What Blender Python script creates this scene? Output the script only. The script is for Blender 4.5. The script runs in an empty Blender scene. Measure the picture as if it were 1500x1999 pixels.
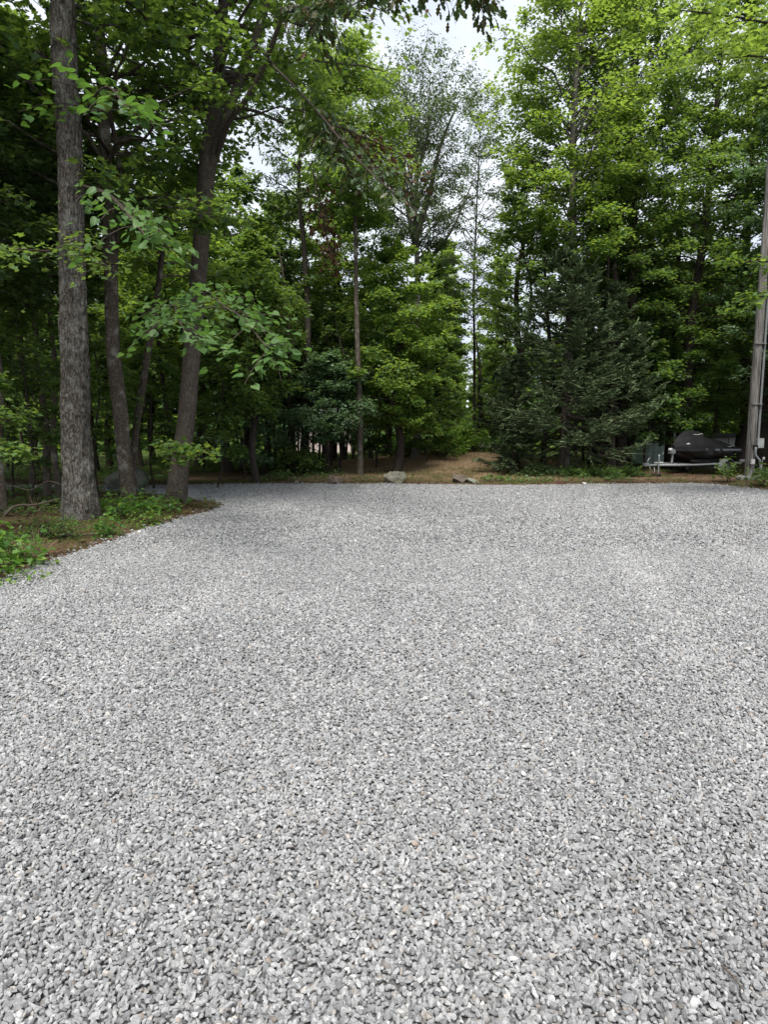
import bpy, bmesh, math, random
import numpy as np
from mathutils import Vector

S = bpy.context.scene
COL = S.collection
R = math.radians
F = 1333.0                      # focal length in photo pixels (photo 1500 x 1999)
PITCH = R(6.85)
H = 1.6
cp, sp = math.cos(PITCH), math.sin(PITCH)

# ------------------------------------------------------------------ camera / world / sun
cam_d = bpy.data.cameras.new('camera'); cam = bpy.data.objects.new('camera', cam_d); COL.objects.link(cam)
cam.location = (0, 0, H); cam.rotation_euler = (R(90) - PITCH, 0, 0)
cam_d.sensor_fit = 'VERTICAL'; cam_d.sensor_height = 36.0; cam_d.lens = 36.0 * F / 1999.0
cam_d.clip_start = 0.05; cam_d.clip_end = 600
S.camera = cam

def ray(px, py):
    u = (px - 750) / F; v = (999.5 - py) / F
    return np.array([u, cp + v * sp, -sp + v * cp])
def PD(px, py, Y):              # point at forward distance Y seen at a photo pixel
    d = ray(px, py); t = Y / d[1]
    return np.array([0, 0, H]) + d * t
def PG(px, py, z=0.0):          # point on the ground plane
    d = ray(px, py); t = (z - H) / d[2]
    return np.array([0, 0, H]) + d * t
def ZAT(py, Y): return PD(750, py, Y)[2]
def XAT(px, Y, py=800): return PD(px, py, Y)[0]
def GY(py, z=0.0): return PG(750, py, z)[1]

w = bpy.data.worlds.new('World'); S.world = w; w.use_nodes = True
nt = w.node_tree; nt.nodes.clear()
SUN_EL, SUN_AZ = 61, 184       # azimuth measured clockwise from +Y
out = nt.nodes.new('ShaderNodeOutputWorld'); bg = nt.nodes.new('ShaderNodeBackground')
sky = nt.nodes.new('ShaderNodeTexSky'); sky.sky_type = 'NISHITA'; sky.sun_disc = False
sky.sun_elevation = R(SUN_EL); sky.sun_rotation = R(SUN_AZ); sky.dust_density = 3; sky.air_density = 1.2
tc = nt.nodes.new('ShaderNodeTexCoord'); mp = nt.nodes.new('ShaderNodeMapping'); mp.inputs['Scale'].default_value = (1, 1, 2.2)
nz = nt.nodes.new('ShaderNodeTexNoise'); nz.inputs['Scale'].default_value = 2.6; nz.inputs['Detail'].default_value = 6; nz.inputs['Roughness'].default_value = .55
rp = nt.nodes.new('ShaderNodeValToRGB'); rp.color_ramp.elements[0].position = .3; rp.color_ramp.elements[0].color = (4.6, 5.3, 6.8, 1)
rp.color_ramp.elements[1].position = .62; rp.color_ramp.elements[1].color = (8.4, 8.75, 9.3, 1)
mx = nt.nodes.new('ShaderNodeMix'); mx.data_type = 'RGBA'; mx.inputs[0].default_value = .9
nt.links.new(tc.outputs['Generated'], mp.inputs[0]); nt.links.new(mp.outputs[0], nz.inputs['Vector'])
nt.links.new(nz.outputs[0], rp.inputs[0]); nt.links.new(sky.outputs[0], mx.inputs[6]); nt.links.new(rp.outputs[0], mx.inputs[7])
nt.links.new(mx.outputs[2], bg.inputs[0]); bg.inputs[1].default_value = .064
nt.links.new(bg.outputs[0], out.inputs[0])
sl = bpy.data.lights.new('sun', 'SUN'); sun = bpy.data.objects.new('sun', sl); COL.objects.link(sun)
sl.energy = 2.9; sl.angle = R(24); sl.color = (1, .96, .9)
az = R(SUN_AZ); el = R(SUN_EL)
sdir = Vector((math.sin(az) * math.cos(el), math.cos(az) * math.cos(el), math.sin(el)))
sun.rotation_euler = sdir.to_track_quat('Z', 'Y').to_euler()
S.view_settings.view_transform = 'Standard'; S.view_settings.look = 'None'; S.view_settings.gamma = 1
S.view_settings.exposure = 1.2
c = S.cycles
c.max_bounces = 9; c.diffuse_bounces = 8; c.glossy_bounces = 2; c.transmission_bounces = 8; c.transparent_max_bounces = 4

# ------------------------------------------------------------------ materials
def lin(c): return tuple(((x / 255) / 12.92 if x / 255 <= .04045 else ((x / 255 + .055) / 1.055) ** 2.4) for x in c)
class NT:
    def __init__(s, name):
        s.m = bpy.data.materials.new(name); s.m.use_nodes = True; s.t = s.m.node_tree; s.t.nodes.clear()
        s.out = s.n('OutputMaterial')
    def n(s, typ, **kw):
        nd = s.t.nodes.new('ShaderNode' + typ)
        for k, v in kw.items():
            if k.startswith('_'): setattr(nd, k[1:], v)
            else:
                key = int(k[1:]) if k[0] == 'i' and k[1:].isdigit() else k.replace('9', ' ')
                nd.inputs[key].default_value = v
        return nd
    def l(s, a, b): s.t.links.new(a, b)
    def ramp(s, fac, stops):
        r = s.n('ValToRGB'); cr = r.color_ramp
        while len(cr.elements) < len(stops): cr.elements.new(.5)
        for e, (p, c) in zip(cr.elements, stops):
            e.position = p; e.color = (*c, 1) if len(c) == 3 else c
        s.l(fac, r.inputs[0]); return r.outputs[0]
    def mix(s, f, a, b, bt='MIX'):
        m = s.n('Mix', _data_type='RGBA', _blend_type=bt)
        for k, v in ((0, f), (6, a), (7, b)):
            if hasattr(v, 'links') or hasattr(v, 'is_output'): s.l(v, m.inputs[k])
            else: m.inputs[k].default_value = v if k == 0 else ((*v, 1) if len(v) == 3 else v)
        return m.outputs[2]
    def noise(s, scale, detail=3, rough=.5, sc=(1, 1, 1), coord='Object'):
        t = s.n('TexCoord'); m = s.n('Mapping'); m.inputs['Scale'].default_value = sc
        s.l(t.outputs[coord], m.inputs[0]); n = s.n('TexNoise', Scale=scale, Detail=detail, Roughness=rough)
        s.l(m.outputs[0], n.inputs['Vector']); return n.outputs[0]
    def voro(s, scale, sc=(1, 1, 1), feature='F1', o='Distance', rnd=1):
        t = s.n('TexCoord'); m = s.n('Mapping'); m.inputs['Scale'].default_value = sc
        s.l(t.outputs['Object'], m.inputs[0]); n = s.n('TexVoronoi', Scale=scale, Randomness=rnd, _feature=feature)
        s.l(m.outputs[0], n.inputs['Vector']); return n.outputs[o]
    def math(s, op, a, b=0.0):
        m = s.n('Math', _operation=op)
        for k, v in ((0, a), (1, b)):
            if hasattr(v, 'links'): s.l(v, m.inputs[k])
            else: m.inputs[k].default_value = v
        return m.outputs[0]
    def attr(s, name): return s.n('Attribute', _attribute_name=name).outputs['Fac']
    def pbr(s, col, rough=.8, spec=.3, bump=None, bstr=.5, bdist=.01, metal=0):
        p = s.n('BsdfPrincipled')
        if hasattr(col, 'links'): s.l(col, p.inputs['Base Color'])
        else: p.inputs['Base Color'].default_value = (*col, 1)
        if hasattr(rough, 'links'): s.l(rough, p.inputs['Roughness'])
        else: p.inputs['Roughness'].default_value = rough
        p.inputs['Specular IOR Level'].default_value = spec; p.inputs['Metallic'].default_value = metal
        if bump is not None:
            b = s.n('Bump', Strength=bstr, Distance=bdist); s.l(bump, b.inputs['Height']); s.l(b.outputs[0], p.inputs['Normal'])
        return p
    def done(s, sh): s.l(sh.outputs[0], s.out.inputs[0]); return s.m

def leaf_mat(name, dark, mid, light, trans, tf=.38, rough=.45, spec=.35):
    k = NT(name); t = k.attr('tint')
    oi = k.n('ObjectInfo'); v = k.math('ADD', t, k.math('MULTIPLY', k.math('SUBTRACT', oi.outputs['Random'], .5), .22))
    col = k.ramp(v, [(0, dark), (.5, mid), (1, light)])
    p = k.pbr(col, rough, spec)
    tr = k.n('BsdfTranslucent'); k.l(k.mix(.8, col, trans, 'MIX'), tr.inputs[0])
    ms = k.n('MixShader', i0=tf); k.l(p.outputs[0], ms.inputs[1]); k.l(tr.outputs[0], ms.inputs[2])
    return k.done(ms)
M = {}
M['leaf_maple'] = leaf_mat('maple_leaf', (.034, .074, .028), (.062, .128, .042), (.135, .20, .058), (.28, .42, .05), .48)
M['leaf_bright'] = leaf_mat('young_maple_leaf', (.052, .115, .032), (.094, .185, .050), (.20, .27, .08), (.39, .54, .06), .5)
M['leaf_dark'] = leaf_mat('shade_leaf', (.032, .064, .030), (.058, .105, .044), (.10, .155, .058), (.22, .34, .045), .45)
M['leaf_blue'] = leaf_mat('hazel_leaf', (.060, .112, .058), (.105, .175, .090), (.17, .26, .13), (.16, .28, .06), .38, .45, .5)
M['leaf_willow'] = leaf_mat('ash_leaf', (.040, .066, .026), (.075, .11, .042), (.13, .17, .07), (.14, .22, .04), .35)
M['leaf_lime'] = leaf_mat('basswood_leaf', (.034, .085, .022), (.060, .125, .036), (.10, .17, .055), (.16, .32, .04), .38, .5, .3)
M['leaf_oak'] = leaf_mat('oak_leaf', (.10, .045, .018), (.030, .060, .018), (.055, .10, .025), (.08, .15, .02), .25)
M['leaf_brown'] = leaf_mat('withered_leaf', (.035, .020, .013), (.075, .040, .024), (.13, .075, .042), (.10, .045, .02), .2, .7, .1)
M['needle'] = leaf_mat('spruce_needle', (.066, .092, .040), (.125, .178, .080), (.25, .33, .19), (.06, .1, .04), .15, .6, .2)
M['grass'] = leaf_mat('grass_blade', (.05, .075, .018), (.10, .125, .035), (.24, .20, .085), (.16, .20, .05), .3, .6, .2)
M['straw'] = leaf_mat('dry_straw', (.15, .105, .06), (.29, .21, .125), (.44, .35, .22), (.3, .2, .1), .2, .7, .1)
M['plant'] = leaf_mat('seedling_leaf', (.035, .095, .018), (.075, .17, .03), (.20, .28, .05), (.2, .4, .03), .4)

def bark(name, ridge, crack, lichen, vs=30, sc=(1, 1, .28), bd=.012, lich=.62, vw=.6):
    k = NT(name)
    tcn = k.n('TexCoord'); mpn = k.n('Mapping'); mpn.inputs['Scale'].default_value = sc; k.l(tcn.outputs['Object'], mpn.inputs[0])
    wn = k.n('TexNoise', Scale=vs * .45, Detail=4, Roughness=.6); k.l(mpn.outputs[0], wn.inputs['Vector'])
    va = k.n('VectorMath', _operation='MULTIPLY_ADD'); k.l(wn.outputs['Color'], va.inputs[0]); va.inputs[1].default_value = (2.4 / vs,) * 3; k.l(mpn.outputs[0], va.inputs[2])
    vo = k.n('TexVoronoi', Scale=vs, _feature='DISTANCE_TO_EDGE'); k.l(va.outputs[0], vo.inputs['Vector']); v = vo.outputs['Distance']
    n = k.noise(18, 7, .68, (1, 1, .4)); f = k.noise(60, 4, .6, (1, 1, .25))
    h = k.math('ADD', k.math('MULTIPLY', k.math('MINIMUM', v, .14), vw * 4.3), k.math('ADD', k.math('MULTIPLY', n, 1.3 - vw), k.math('MULTIPLY', f, .5)))
    base = k.ramp(h, [(.45, crack), (.85, ridge), (1.25, tuple(min(1, x * 1.7) for x in ridge))])
    li = k.ramp(k.noise(5, 7, .68), [(lich - .07, (0, 0, 0)), (lich + .06, (1, 1, 1))])
    col = k.mix(li, base, lichen)
    col = k.mix(k.ramp(k.noise(1.3, 3), [(.35, (0, 0, 0)), (.65, (.45, .45, .45))]), col, tuple(x * .55 for x in ridge))
    return k.done(k.pbr(col, .9, .15, h, 1.0, bd))
M['bark_shaggy'] = bark('shaggy_bark', (.105, .094, .082), (.009, .008, .007), (.24, .235, .21), 24, (1, 1, .24), .06, .55, .5)
M['bark_fine'] = bark('fine_bark', (.078, .066, .054), (.018, .013, .010), (.13, .125, .10), 60, (1, 1, .16), .006, .66)
M['bark_spot'] = bark('speckled_bark', (.080, .066, .052), (.018, .014, .010), (.26, .25, .22), 42, (1, 1, .25), .009, .60)
M['bark_grey'] = bark('grey_bark', (.11, .10, .085), (.035, .03, .025), (.20, .20, .165), 60, (1, 1, .3), .005, .55)
M['bark_dark'] = bark('dark_bark', (.045, .037, .030), (.010, .008, .006), (.08, .082, .06), 40, (1, 1, .25), .008, .68)
M['twig'] = NT('twig_wood').done(None) if False else bark('twig_wood', (.042, .034, .026), (.018, .014, .01), (.06, .06, .045), 60, (1, 1, .4), .001, .7)

def stone_mat(name, a, b, c2, sc=9, bd=.02):
    k = NT(name); n = k.noise(sc, 8, .65); n2 = k.noise(sc * .35, 4, .6)
    col = k.mix(k.ramp(n2, [(.42, (0, 0, 0)), (.58, (1, 1, 1))]), k.ramp(n, [(.3, a), (.7, b)]), c2)
    return k.done(k.pbr(col, .88, .25, n, .8, bd))
M['rock_pale'] = stone_mat('pale_rock', (.09, .085, .065), (.25, .23, .19), (.14, .14, .10))
M['rock_brown'] = stone_mat('brown_rock', (.06, .045, .035), (.14, .11, .09), (.10, .08, .065))
M['rock_pink'] = stone_mat('pink_rock', (.10, .068, .054), (.20, .15, .12), (.12, .10, .08))
M['rock_grey'] = stone_mat('grey_rock', (.12, .125, .11), (.22, .22, .20), (.14, .16, .11))
M['rock_white'] = stone_mat('white_rock', (.42, .42, .40), (.62, .62, .60), (.5, .5, .46))

k = NT('crushed_stone')
t = k.attr('tint'); hue = k.attr('hue')
base = k.ramp(t, [(0, (.05, .0505, .052)), (.28, (.148, .150, .153)), (.6, (.268, .270, .270)), (1, (.45, .45, .442))])
warm = k.ramp(hue, [(.93, (1, 1, 1)), (.955, (1.0, .95, .89)), (.992, (.97, .88, .78)), (1, (1.0, .80, .66))])
base = k.mix(1.0, base, warm, 'MULTIPLY')
sp_ = k.noise(260, 4, .7); st = k.noise(90, 2, .5, (1, 1, 3))
base = k.mix(.65, base, k.ramp(sp_, [(.35, (.50, .50, .52)), (.6, (1.12, 1.12, 1.12))]), 'MULTIPLY')
base = k.mix(.4, base, k.ramp(st, [(.4, (.65, .65, .66)), (.6, (1.1, 1.1, 1.1))]), 'MULTIPLY')
M['stones'] = k.done(k.pbr(base, .82, .3, sp_, .35, .002))
k = NT('gravel_bed')
v = k.voro(60, o='Color'); vv = k.n('SeparateColor'); k.l(v, vv.inputs[0])
base = k.ramp(vv.outputs[0], [(0, (.04, .04, .04)), (.6, (.13, .13, .13)), (1, (.22, .22, .22))])
M['gravel_bed'] = k.done(k.pbr(base, .95, .1, k.voro(60), 1, .012))

k = NT('forest_soil')
n1 = k.noise(.55, 5, .6); n2 = k.noise(22, 5, .65); n3 = k.noise(90, 3, .6)
litter = k.ramp(n2, [(.3, (.028, .018, .012)), (.5, (.075, .045, .028)), (.68, (.14, .095, .06))])
moss = k.ramp(n3, [(.35, (.035, .045, .015)), (.65, (.085, .10, .032))])
base = k.mix(k.ramp(n1, [(.50, (0, 0, 0)), (.60, (.8, .8, .8))]), litter, moss)
cl = k.attr('clearing'); straw = k.ramp(k.noise(30, 6, .7, (.6, 2, 1)), [(.32, (.085, .058, .04)), (.5, (.22, .16, .11)), (.68, (.38, .29, .20))])
base = k.mix(cl, base, straw)
M['soil'] = k.done(k.pbr(base, .95, .1, k.noise(35, 6, .7), .8, .03))

def plain(name, col, rough=.5, spec=.4, metal=0, vary=.25, sc=8, bump=0.0):
    k = NT(name); n = k.noise(sc, 5, .6)
    c2 = k.ramp(n, [(.3, tuple(x * (1 - vary) for x in col)), (.7, tuple(min(1, x * (1 + vary * .6)) for x in col))])
    return k.done(k.pbr(c2, rough, spec, n if bump else None, bump, .01, metal))
M['cover'] = plain('black_cover_cloth', (.008, .008, .009), .75, .2, 0, .4, 3)
M['hull'] = plain('dark_hull', (.05, .052, .055), .3, .5, 0, .3, 3)
M['hull_black'] = plain('black_hull', (.010, .010, .011), .35, .5, 0, .3, 3)
M['galv'] = plain('galvanised_steel', (.24, .25, .26), .5, .5, .5, .3, 20)
M['rubber'] = plain('black_rubber', (.015, .015, .015), .8, .2)
M['piping'] = plain('reflective_piping', (.55, .56, .58), .5, .4)
M['white_plastic'] = plain('white_plastic', (.40, .40, .39), .5, .4)
M['pvc'] = plain('grey_conduit', (.19, .20, .20), .55, .3, 0, .2, 14)
M['box_grey'] = plain('grey_meter_box', (.30, .32, .31), .5, .4)
M['shed_green'] = plain('pale_green_board', (.55, .70, .62), .7, .2, 0, .2, 4)
M['panel_grey'] = plain('grey_panel_wall', (.34, .36, .33), .7, .2, 0, .2, 5)
M['roof_dark'] = plain('dark_roof', (.05, .05, .05), .8, .2)
M['wall_pink'] = plain('pinkish_siding', (.62, .52, .49), .7, .2, 0, .1, 3)
M['glass_dark'] = plain('dark_window_glass', (.02, .025, .03), .08, .6)
M['white_trim'] = plain('white_trim', (.7, .7, .68), .6, .3)
M['wire'] = plain('grey_wire', (.28, .28, .28), .6, .3)
k = NT('weathered_pole'); n = k.noise(26, 6, .65, (1, 1, .05)); n2 = k.noise(4, 4, .6, (1, 1, .3))
col = k.mix(.5, k.ramp(n, [(.35, (.045, .041, .038)), (.5, (.16, .15, .14)), (.68, (.31, .30, .29))]), k.ramp(n2, [(.35, (.4, .38, .36)), (.65, (1.1, 1.1, 1.1))]), 'MULTIPLY')
M['pole'] = k.done(k.pbr(col, .9, .15, n, 1, .015))
k = NT('split_wood'); n = k.noise(20, 5, .6, (1, 6, 6))
M['deadwood'] = k.done(k.pbr(k.ramp(n, [(.35, (.045, .035, .027)), (.65, (.13, .108, .085))]), .9, .15, n, .8, .006))

# ------------------------------------------------------------------ numpy mesh helpers
def hash3(ix, iy, iz, seed):
    h = (ix * 374761393 + iy * 668265263 + iz * 2147483647 + seed * 1274126177).astype(np.int64)
    h = (h ^ (h >> 13)) * 1274126177 & 0xffffffff
    h = h ^ (h >> 16)
    return (h & 0xffff) / 65535.0
def vnoise(p, seed=0):
    p = np.asarray(p, float)
    i = np.floor(p).astype(np.int64); f = p - i; f = f * f * (3 - 2 * f); o = 0
    for dx in (0, 1):
        for dy in (0, 1):
            for dz in (0, 1):
                wgt = (f[:, 0] if dx else 1 - f[:, 0]) * (f[:, 1] if dy else 1 - f[:, 1]) * (f[:, 2] if dz else 1 - f[:, 2])
                o = o + wgt * hash3(i[:, 0] + dx, i[:, 1] + dy, i[:, 2] + dz, seed)
    return o
def fbm(p, seed=0, oct=4):
    o = 0; a = .5; p = np.asarray(p, float)
    for k_ in range(oct):
        o = o + a * vnoise(p, seed + k_); p = p * 2.03 + 11.7; a *= .5
    return o / (1 - .5 ** oct)
def nrm(v): return v / np.maximum(np.linalg.norm(v, axis=-1, keepdims=True), 1e-9)

def mesh(name, V, faces, mat, parent=None, attrs=None, smooth=False, loc=None):
    """faces: (n,k) int array, or list of such arrays"""
    me = bpy.data.meshes.new(name)
    V = np.asarray(V, np.float32).reshape(-1, 3)
    if loc is not None: V = V - np.asarray(loc, np.float32)
    fl = faces if isinstance(faces, list) else [faces]
    fl = [np.asarray(f, np.int32) for f in fl if len(f)]
    loops = np.concatenate([f.ravel() for f in fl]); tot = np.concatenate([np.full(len(f), f.shape[1], np.int32) for f in fl])
    st = np.concatenate([[0], np.cumsum(tot)[:-1]]).astype(np.int32)
    me.vertices.add(len(V)); me.vertices.foreach_set('co', V.ravel())
    me.loops.add(len(loops)); me.loops.foreach_set('vertex_index', loops)
    me.polygons.add(len(tot)); me.polygons.foreach_set('loop_start', st); me.polygons.foreach_set('loop_total', tot)
    me.update(calc_edges=True)
    me.polygons.foreach_set('use_smooth', np.full(len(tot), bool(smooth)))
    for an, av in (attrs or {}).items():
        a = me.attributes.new(an, 'FLOAT', 'POINT'); a.data.foreach_set('value', np.asarray(av, np.float32))
    me.materials.append(M[mat])
    o = bpy.data.objects.new(name, me); COL.objects.link(o)
    if loc is not None and parent is None: o.location = tuple(float(x) for x in loc)
    if parent is not None: o.parent = parent
    return o
def tag(o, label=None, cat=None, group=None, kind=None):
    if label: o['label'] = label
    if cat: o['category'] = cat
    if group: o['group'] = group
    if kind: o['kind'] = kind
    return o
def empty(name, loc, label, cat, group=None):
    o = bpy.data.objects.new(name, None); COL.objects.link(o); o.location = tuple(float(x) for x in loc)
    o.empty_display_size = .3
    return tag(o, label, cat, group)

def tubes(P, r, seg=5):
    """P (B,n,3), r (B,n) -> verts, quads"""
    P = np.asarray(P, float); r = np.asarray(r, float)
    B, n, _ = P.shape
    T = nrm(np.gradient(P, axis=1))
    ref = np.where(np.abs(T[..., 2:3]) > .8, np.array([1., 0, 0]), np.array([0, 0, 1.]))
    refm = ref[:, n // 2:n // 2 + 1, :]
    U = nrm(np.cross(np.broadcast_to(refm, T.shape), T)); W = np.cross(T, U)
    a = np.arange(seg) * 2 * np.pi / seg
    V = P[:, :, None] + r[:, :, None, None] * (np.cos(a)[None, None, :, None] * U[:, :, None] + np.sin(a)[None, None, :, None] * W[:, :, None])
    idx = np.arange(B * n * seg).reshape(B, n, seg)
    q = np.stack([idx[:, :-1], np.roll(idx[:, :-1], -1, 2), np.roll(idx[:, 1:], -1, 2), idx[:, 1:]], -1).reshape(-1, 4)
    return V.reshape(-1, 3), q
def resample(P, rad, step):
    P = np.asarray(P, float); rad = np.asarray(rad, float)
    d = np.concatenate([[0], np.cumsum(np.linalg.norm(np.diff(P, axis=0), axis=1))])
    n = max(3, int(d[-1] / step) + 1); s = np.linspace(0, d[-1], n)
    def hermite(y):
        m = np.gradient(y, d); i = np.clip(np.searchsorted(d, s, side='right') - 1, 0, len(d) - 2)
        h = d[i + 1] - d[i]; t = (s - d[i]) / h
        return (2*t**3-3*t**2+1)*y[i] + (t**3-2*t**2+t)*h*m[i] + (-2*t**3+3*t**2)*y[i+1] + (t**3-t**2)*h*m[i+1]
    return np.stack([hermite(P[:, k_]) for k_ in range(3)], 1), np.maximum(np.interp(s, d, rad), .002)

class Geo:
    def __init__(s): s.V = []; s.F = []; s.n = 0; s.A = []
    def add(s, V, F_, a=None):
        V = np.asarray(V, float).reshape(-1, 3); s.V.append(V)
        for f in (F_ if isinstance(F_, list) else [F_]): s.F.append(np.asarray(f, int) + s.n)
        s.A.append(np.zeros(len(V)) if a is None else np.asarray(a, float)); s.n += len(V); return s
    def build(s, name, mat, parent=None, smooth=False, loc=None, tint=False):
        groups = {}
        for f in s.F: groups.setdefault(f.shape[1], []).append(f)
        return mesh(name, np.concatenate(s.V), [np.concatenate(v) for v in groups.values()], mat, parent,
                    {'tint': np.concatenate(s.A)} if tint else None, smooth, loc)

def trunk_geo(P, rad, seg=16, step=.12, amp=.06, freq=3.0, flare=0, seed=0, flute=0, plate=0):
    P2, r2 = resample(P, rad, step)
    if flare:
        h = P2[:, 2] - P2[0, 2]; r2 = r2 * (1 + flare * np.exp(-h / .22))
    V, q = tubes(P2[None], r2[None], seg)
    n = len(P2); C = np.repeat(P2, seg, 0); D = nrm(V - C); rr = np.repeat(r2, seg)
    nv = fbm(np.stack([D[:, 0] * 1.5 * freq, D[:, 1] * 1.5 * freq, V[:, 2] * freq * .5], 1), seed, 4) - .5
    disp = amp * 2 * nv
    if plate:
        pn = fbm(np.stack([D[:, 0] * 7, D[:, 1] * 7, V[:, 2] * 7], 1), seed + 9, 3); disp = disp + plate * 2 * (sstep(.42, .56, pn) - .5)
    if flute:
        hh = np.repeat(P2[:, 2] - P2[0, 2], seg); an = np.arctan2(D[:, 1], D[:, 0])
        disp = disp + flute * np.exp(-hh / .3) * np.cos(an * 4 + seed) * .5
    V = C + D * (rr * (1 + disp))[:, None]
    V = np.vstack([V, P2[-1]]); last = (n - 1) * seg
    cap = np.array([[last + k_, last + (k_ + 1) % seg, len(V) - 1] for k_ in range(seg)])
    return V, [q, cap]

TPL = {
 'kite': [(0, 0, 0), (.42, .40, .1), (1, 0, 0), (.42, -.40, .1)],
 'lance': [(0, 0, 0), (.3, .17, .04), (.65, .18, .04), (1, 0, 0), (.65, -.18, .04), (.3, -.17, .04)],
 'oak': [(0, 0, 0), (.18, .13, .03), (.32, .09, .02), (.48, .25, .05), (.60, .13, .02), (.76, .20, .03), (1, 0, -.04), (.76, -.20, .03), (.60, -.13, .02), (.48, -.25, .05), (.32, -.09, .02), (.18, -.13, .03)],
 'maple': [(0, 0, 0), (.02, .42, .08), (.30, .28, .05), (.48, .56, .1), (.62, .24, .05), (1, 0, -.05), (.62, -.24, .05), (.48, -.56, .1), (.30, -.28, .05), (.02, -.42, .08)],
 'heart': [(0, 0, 0), (-.10, .22, .05), (.06, .44, .08), (.36, .47, .08), (.70, .27, .04), (1, 0, -.08), (.70, -.27, .04), (.36, -.47, .08), (.06, -.44, .08), (-.10, -.22, .05)],
}
def leaves(pos, axis, normal, size, tpl='kite', rng=None, tint=None):
    T = np.array(TPL[tpl], float); k_ = len(T)
    a = nrm(axis); w_ = nrm(np.cross(normal, a)); nn = np.cross(a, w_)
    V = pos[:, None] + size[:, None, None] * (T[None, :, 0:1] * a[:, None] + T[None, :, 1:2] * w_[:, None] + T[None, :, 2:3] * nn[:, None])
    n = len(pos)
    return V.reshape(-1, 3), np.arange(n * k_).reshape(n, k_), np.repeat(tint if tint is not None else rng.random(n), k_)

def rotz(v, a):
    ca, sa = np.cos(a), np.sin(a)
    return np.stack([v[..., 0] * ca - v[..., 1] * sa, v[..., 0] * sa + v[..., 1] * ca, v[..., 2]], -1)

def prim_path(start, dirh, L, rise, droop, rng, n=7, wob=.06):
    s = np.linspace(0, 1, n)[None, :, None]
    P = start[:, None] + dirh[:, None] * L[:, None, None] * s
    P[..., 2] += (rise[:, None] * s[..., 0] ** .85 - (droop * L)[:, None] * s[..., 0] ** 2.2)
    P[:, 1:] += rng.normal(0, 1, P[:, 1:].shape) * wob * (L[:, None, None] * .4)
    return P

def foliage(rng, prim, nsec, nleaf, seclen, lsize, tpl='kite', droop=.1, spread=1.0, flat=.42, smin=.25, tintmid=.5, tintvar=.2, hang=0.0):
    """prim (B,n,3): side twigs and leaves along limbs. returns twig paths, twig radii, leaf data"""
    B, n, _ = prim.shape
    s = rng.uniform(smin, 1.0, (B, nsec)); s[:, 0] = 1.0
    x = s * (n - 1); i = np.clip(x.astype(int), 0, n - 2); f = (x - i)[..., None]
    bi = np.arange(B)[:, None]
    S0 = prim[bi, i] * (1 - f) + prim[bi, i + 1] * f
    T = nrm(prim[bi, i + 1] - prim[bi, i])
    L = np.linalg.norm(prim[:, -1] - prim[:, 0], axis=1)[:, None]
    sg = np.where(rng.random((B, nsec)) < .5, -1, 1); ang = sg * rng.uniform(R(25), R(80), (B, nsec)); ang[:, 0] *= .2
    D = rotz(T, ang); D[..., 2] = D[..., 2] * .5 + rng.normal(.05, .22, D.shape[:2]); D = nrm(D)
    l = L * seclen * (1.15 - .6 * s) * rng.uniform(.5, 1.25, (B, nsec)) + .12
    S0 = S0.reshape(-1, 3); D = D.reshape(-1, 3); l = l.reshape(-1)
    q = np.linspace(0, 1, 4)[None, :, None]
    tw = S0[:, None] + D[:, None] * l[:, None, None] * q
    tw[..., 2] -= (droop * l)[:, None] * q[..., 0] ** 2
    Q = len(S0)
    clump = rng.normal(0, tintvar * .6, (Q, 1))
    u = rng.uniform(.12, 1.05, (Q, nleaf)); side = np.cross(D, [0, 0, 1.]); side = nrm(side)
    lat = rng.normal(0, 1, (Q, nleaf)) * (.05 + .16 * l[:, None]) * spread
    p = S0[:, None] + D[:, None] * (l[:, None] * u)[..., None] + side[:, None] * lat[..., None]
    p[..., 2] += -(droop * l)[:, None] * u ** 2 + rng.normal(0, .05 + .05 * l[:, None], u.shape) - hang * .5 * lsize * rng.random(u.shape)
    ax = D[:, None] * .6 + side[:, None] * np.sign(lat)[..., None] * .8 + rng.normal(0, .45, p.shape)
    ax[..., 2] = ax[..., 2] * .5 - .2 - hang
    nm = np.zeros_like(p); nm[..., 2] = 1; nm += rng.normal(0, flat, p.shape)
    sz = lsize * rng.uniform(.6, 1.25, u.shape)
    ti = np.clip(tintmid + clump + rng.normal(0, tintvar, u.shape), 0, 1)
    return tw, (p.reshape(-1, 3), ax.reshape(-1, 3), nm.reshape(-1, 3), sz.ravel(), ti.ravel())

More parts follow.
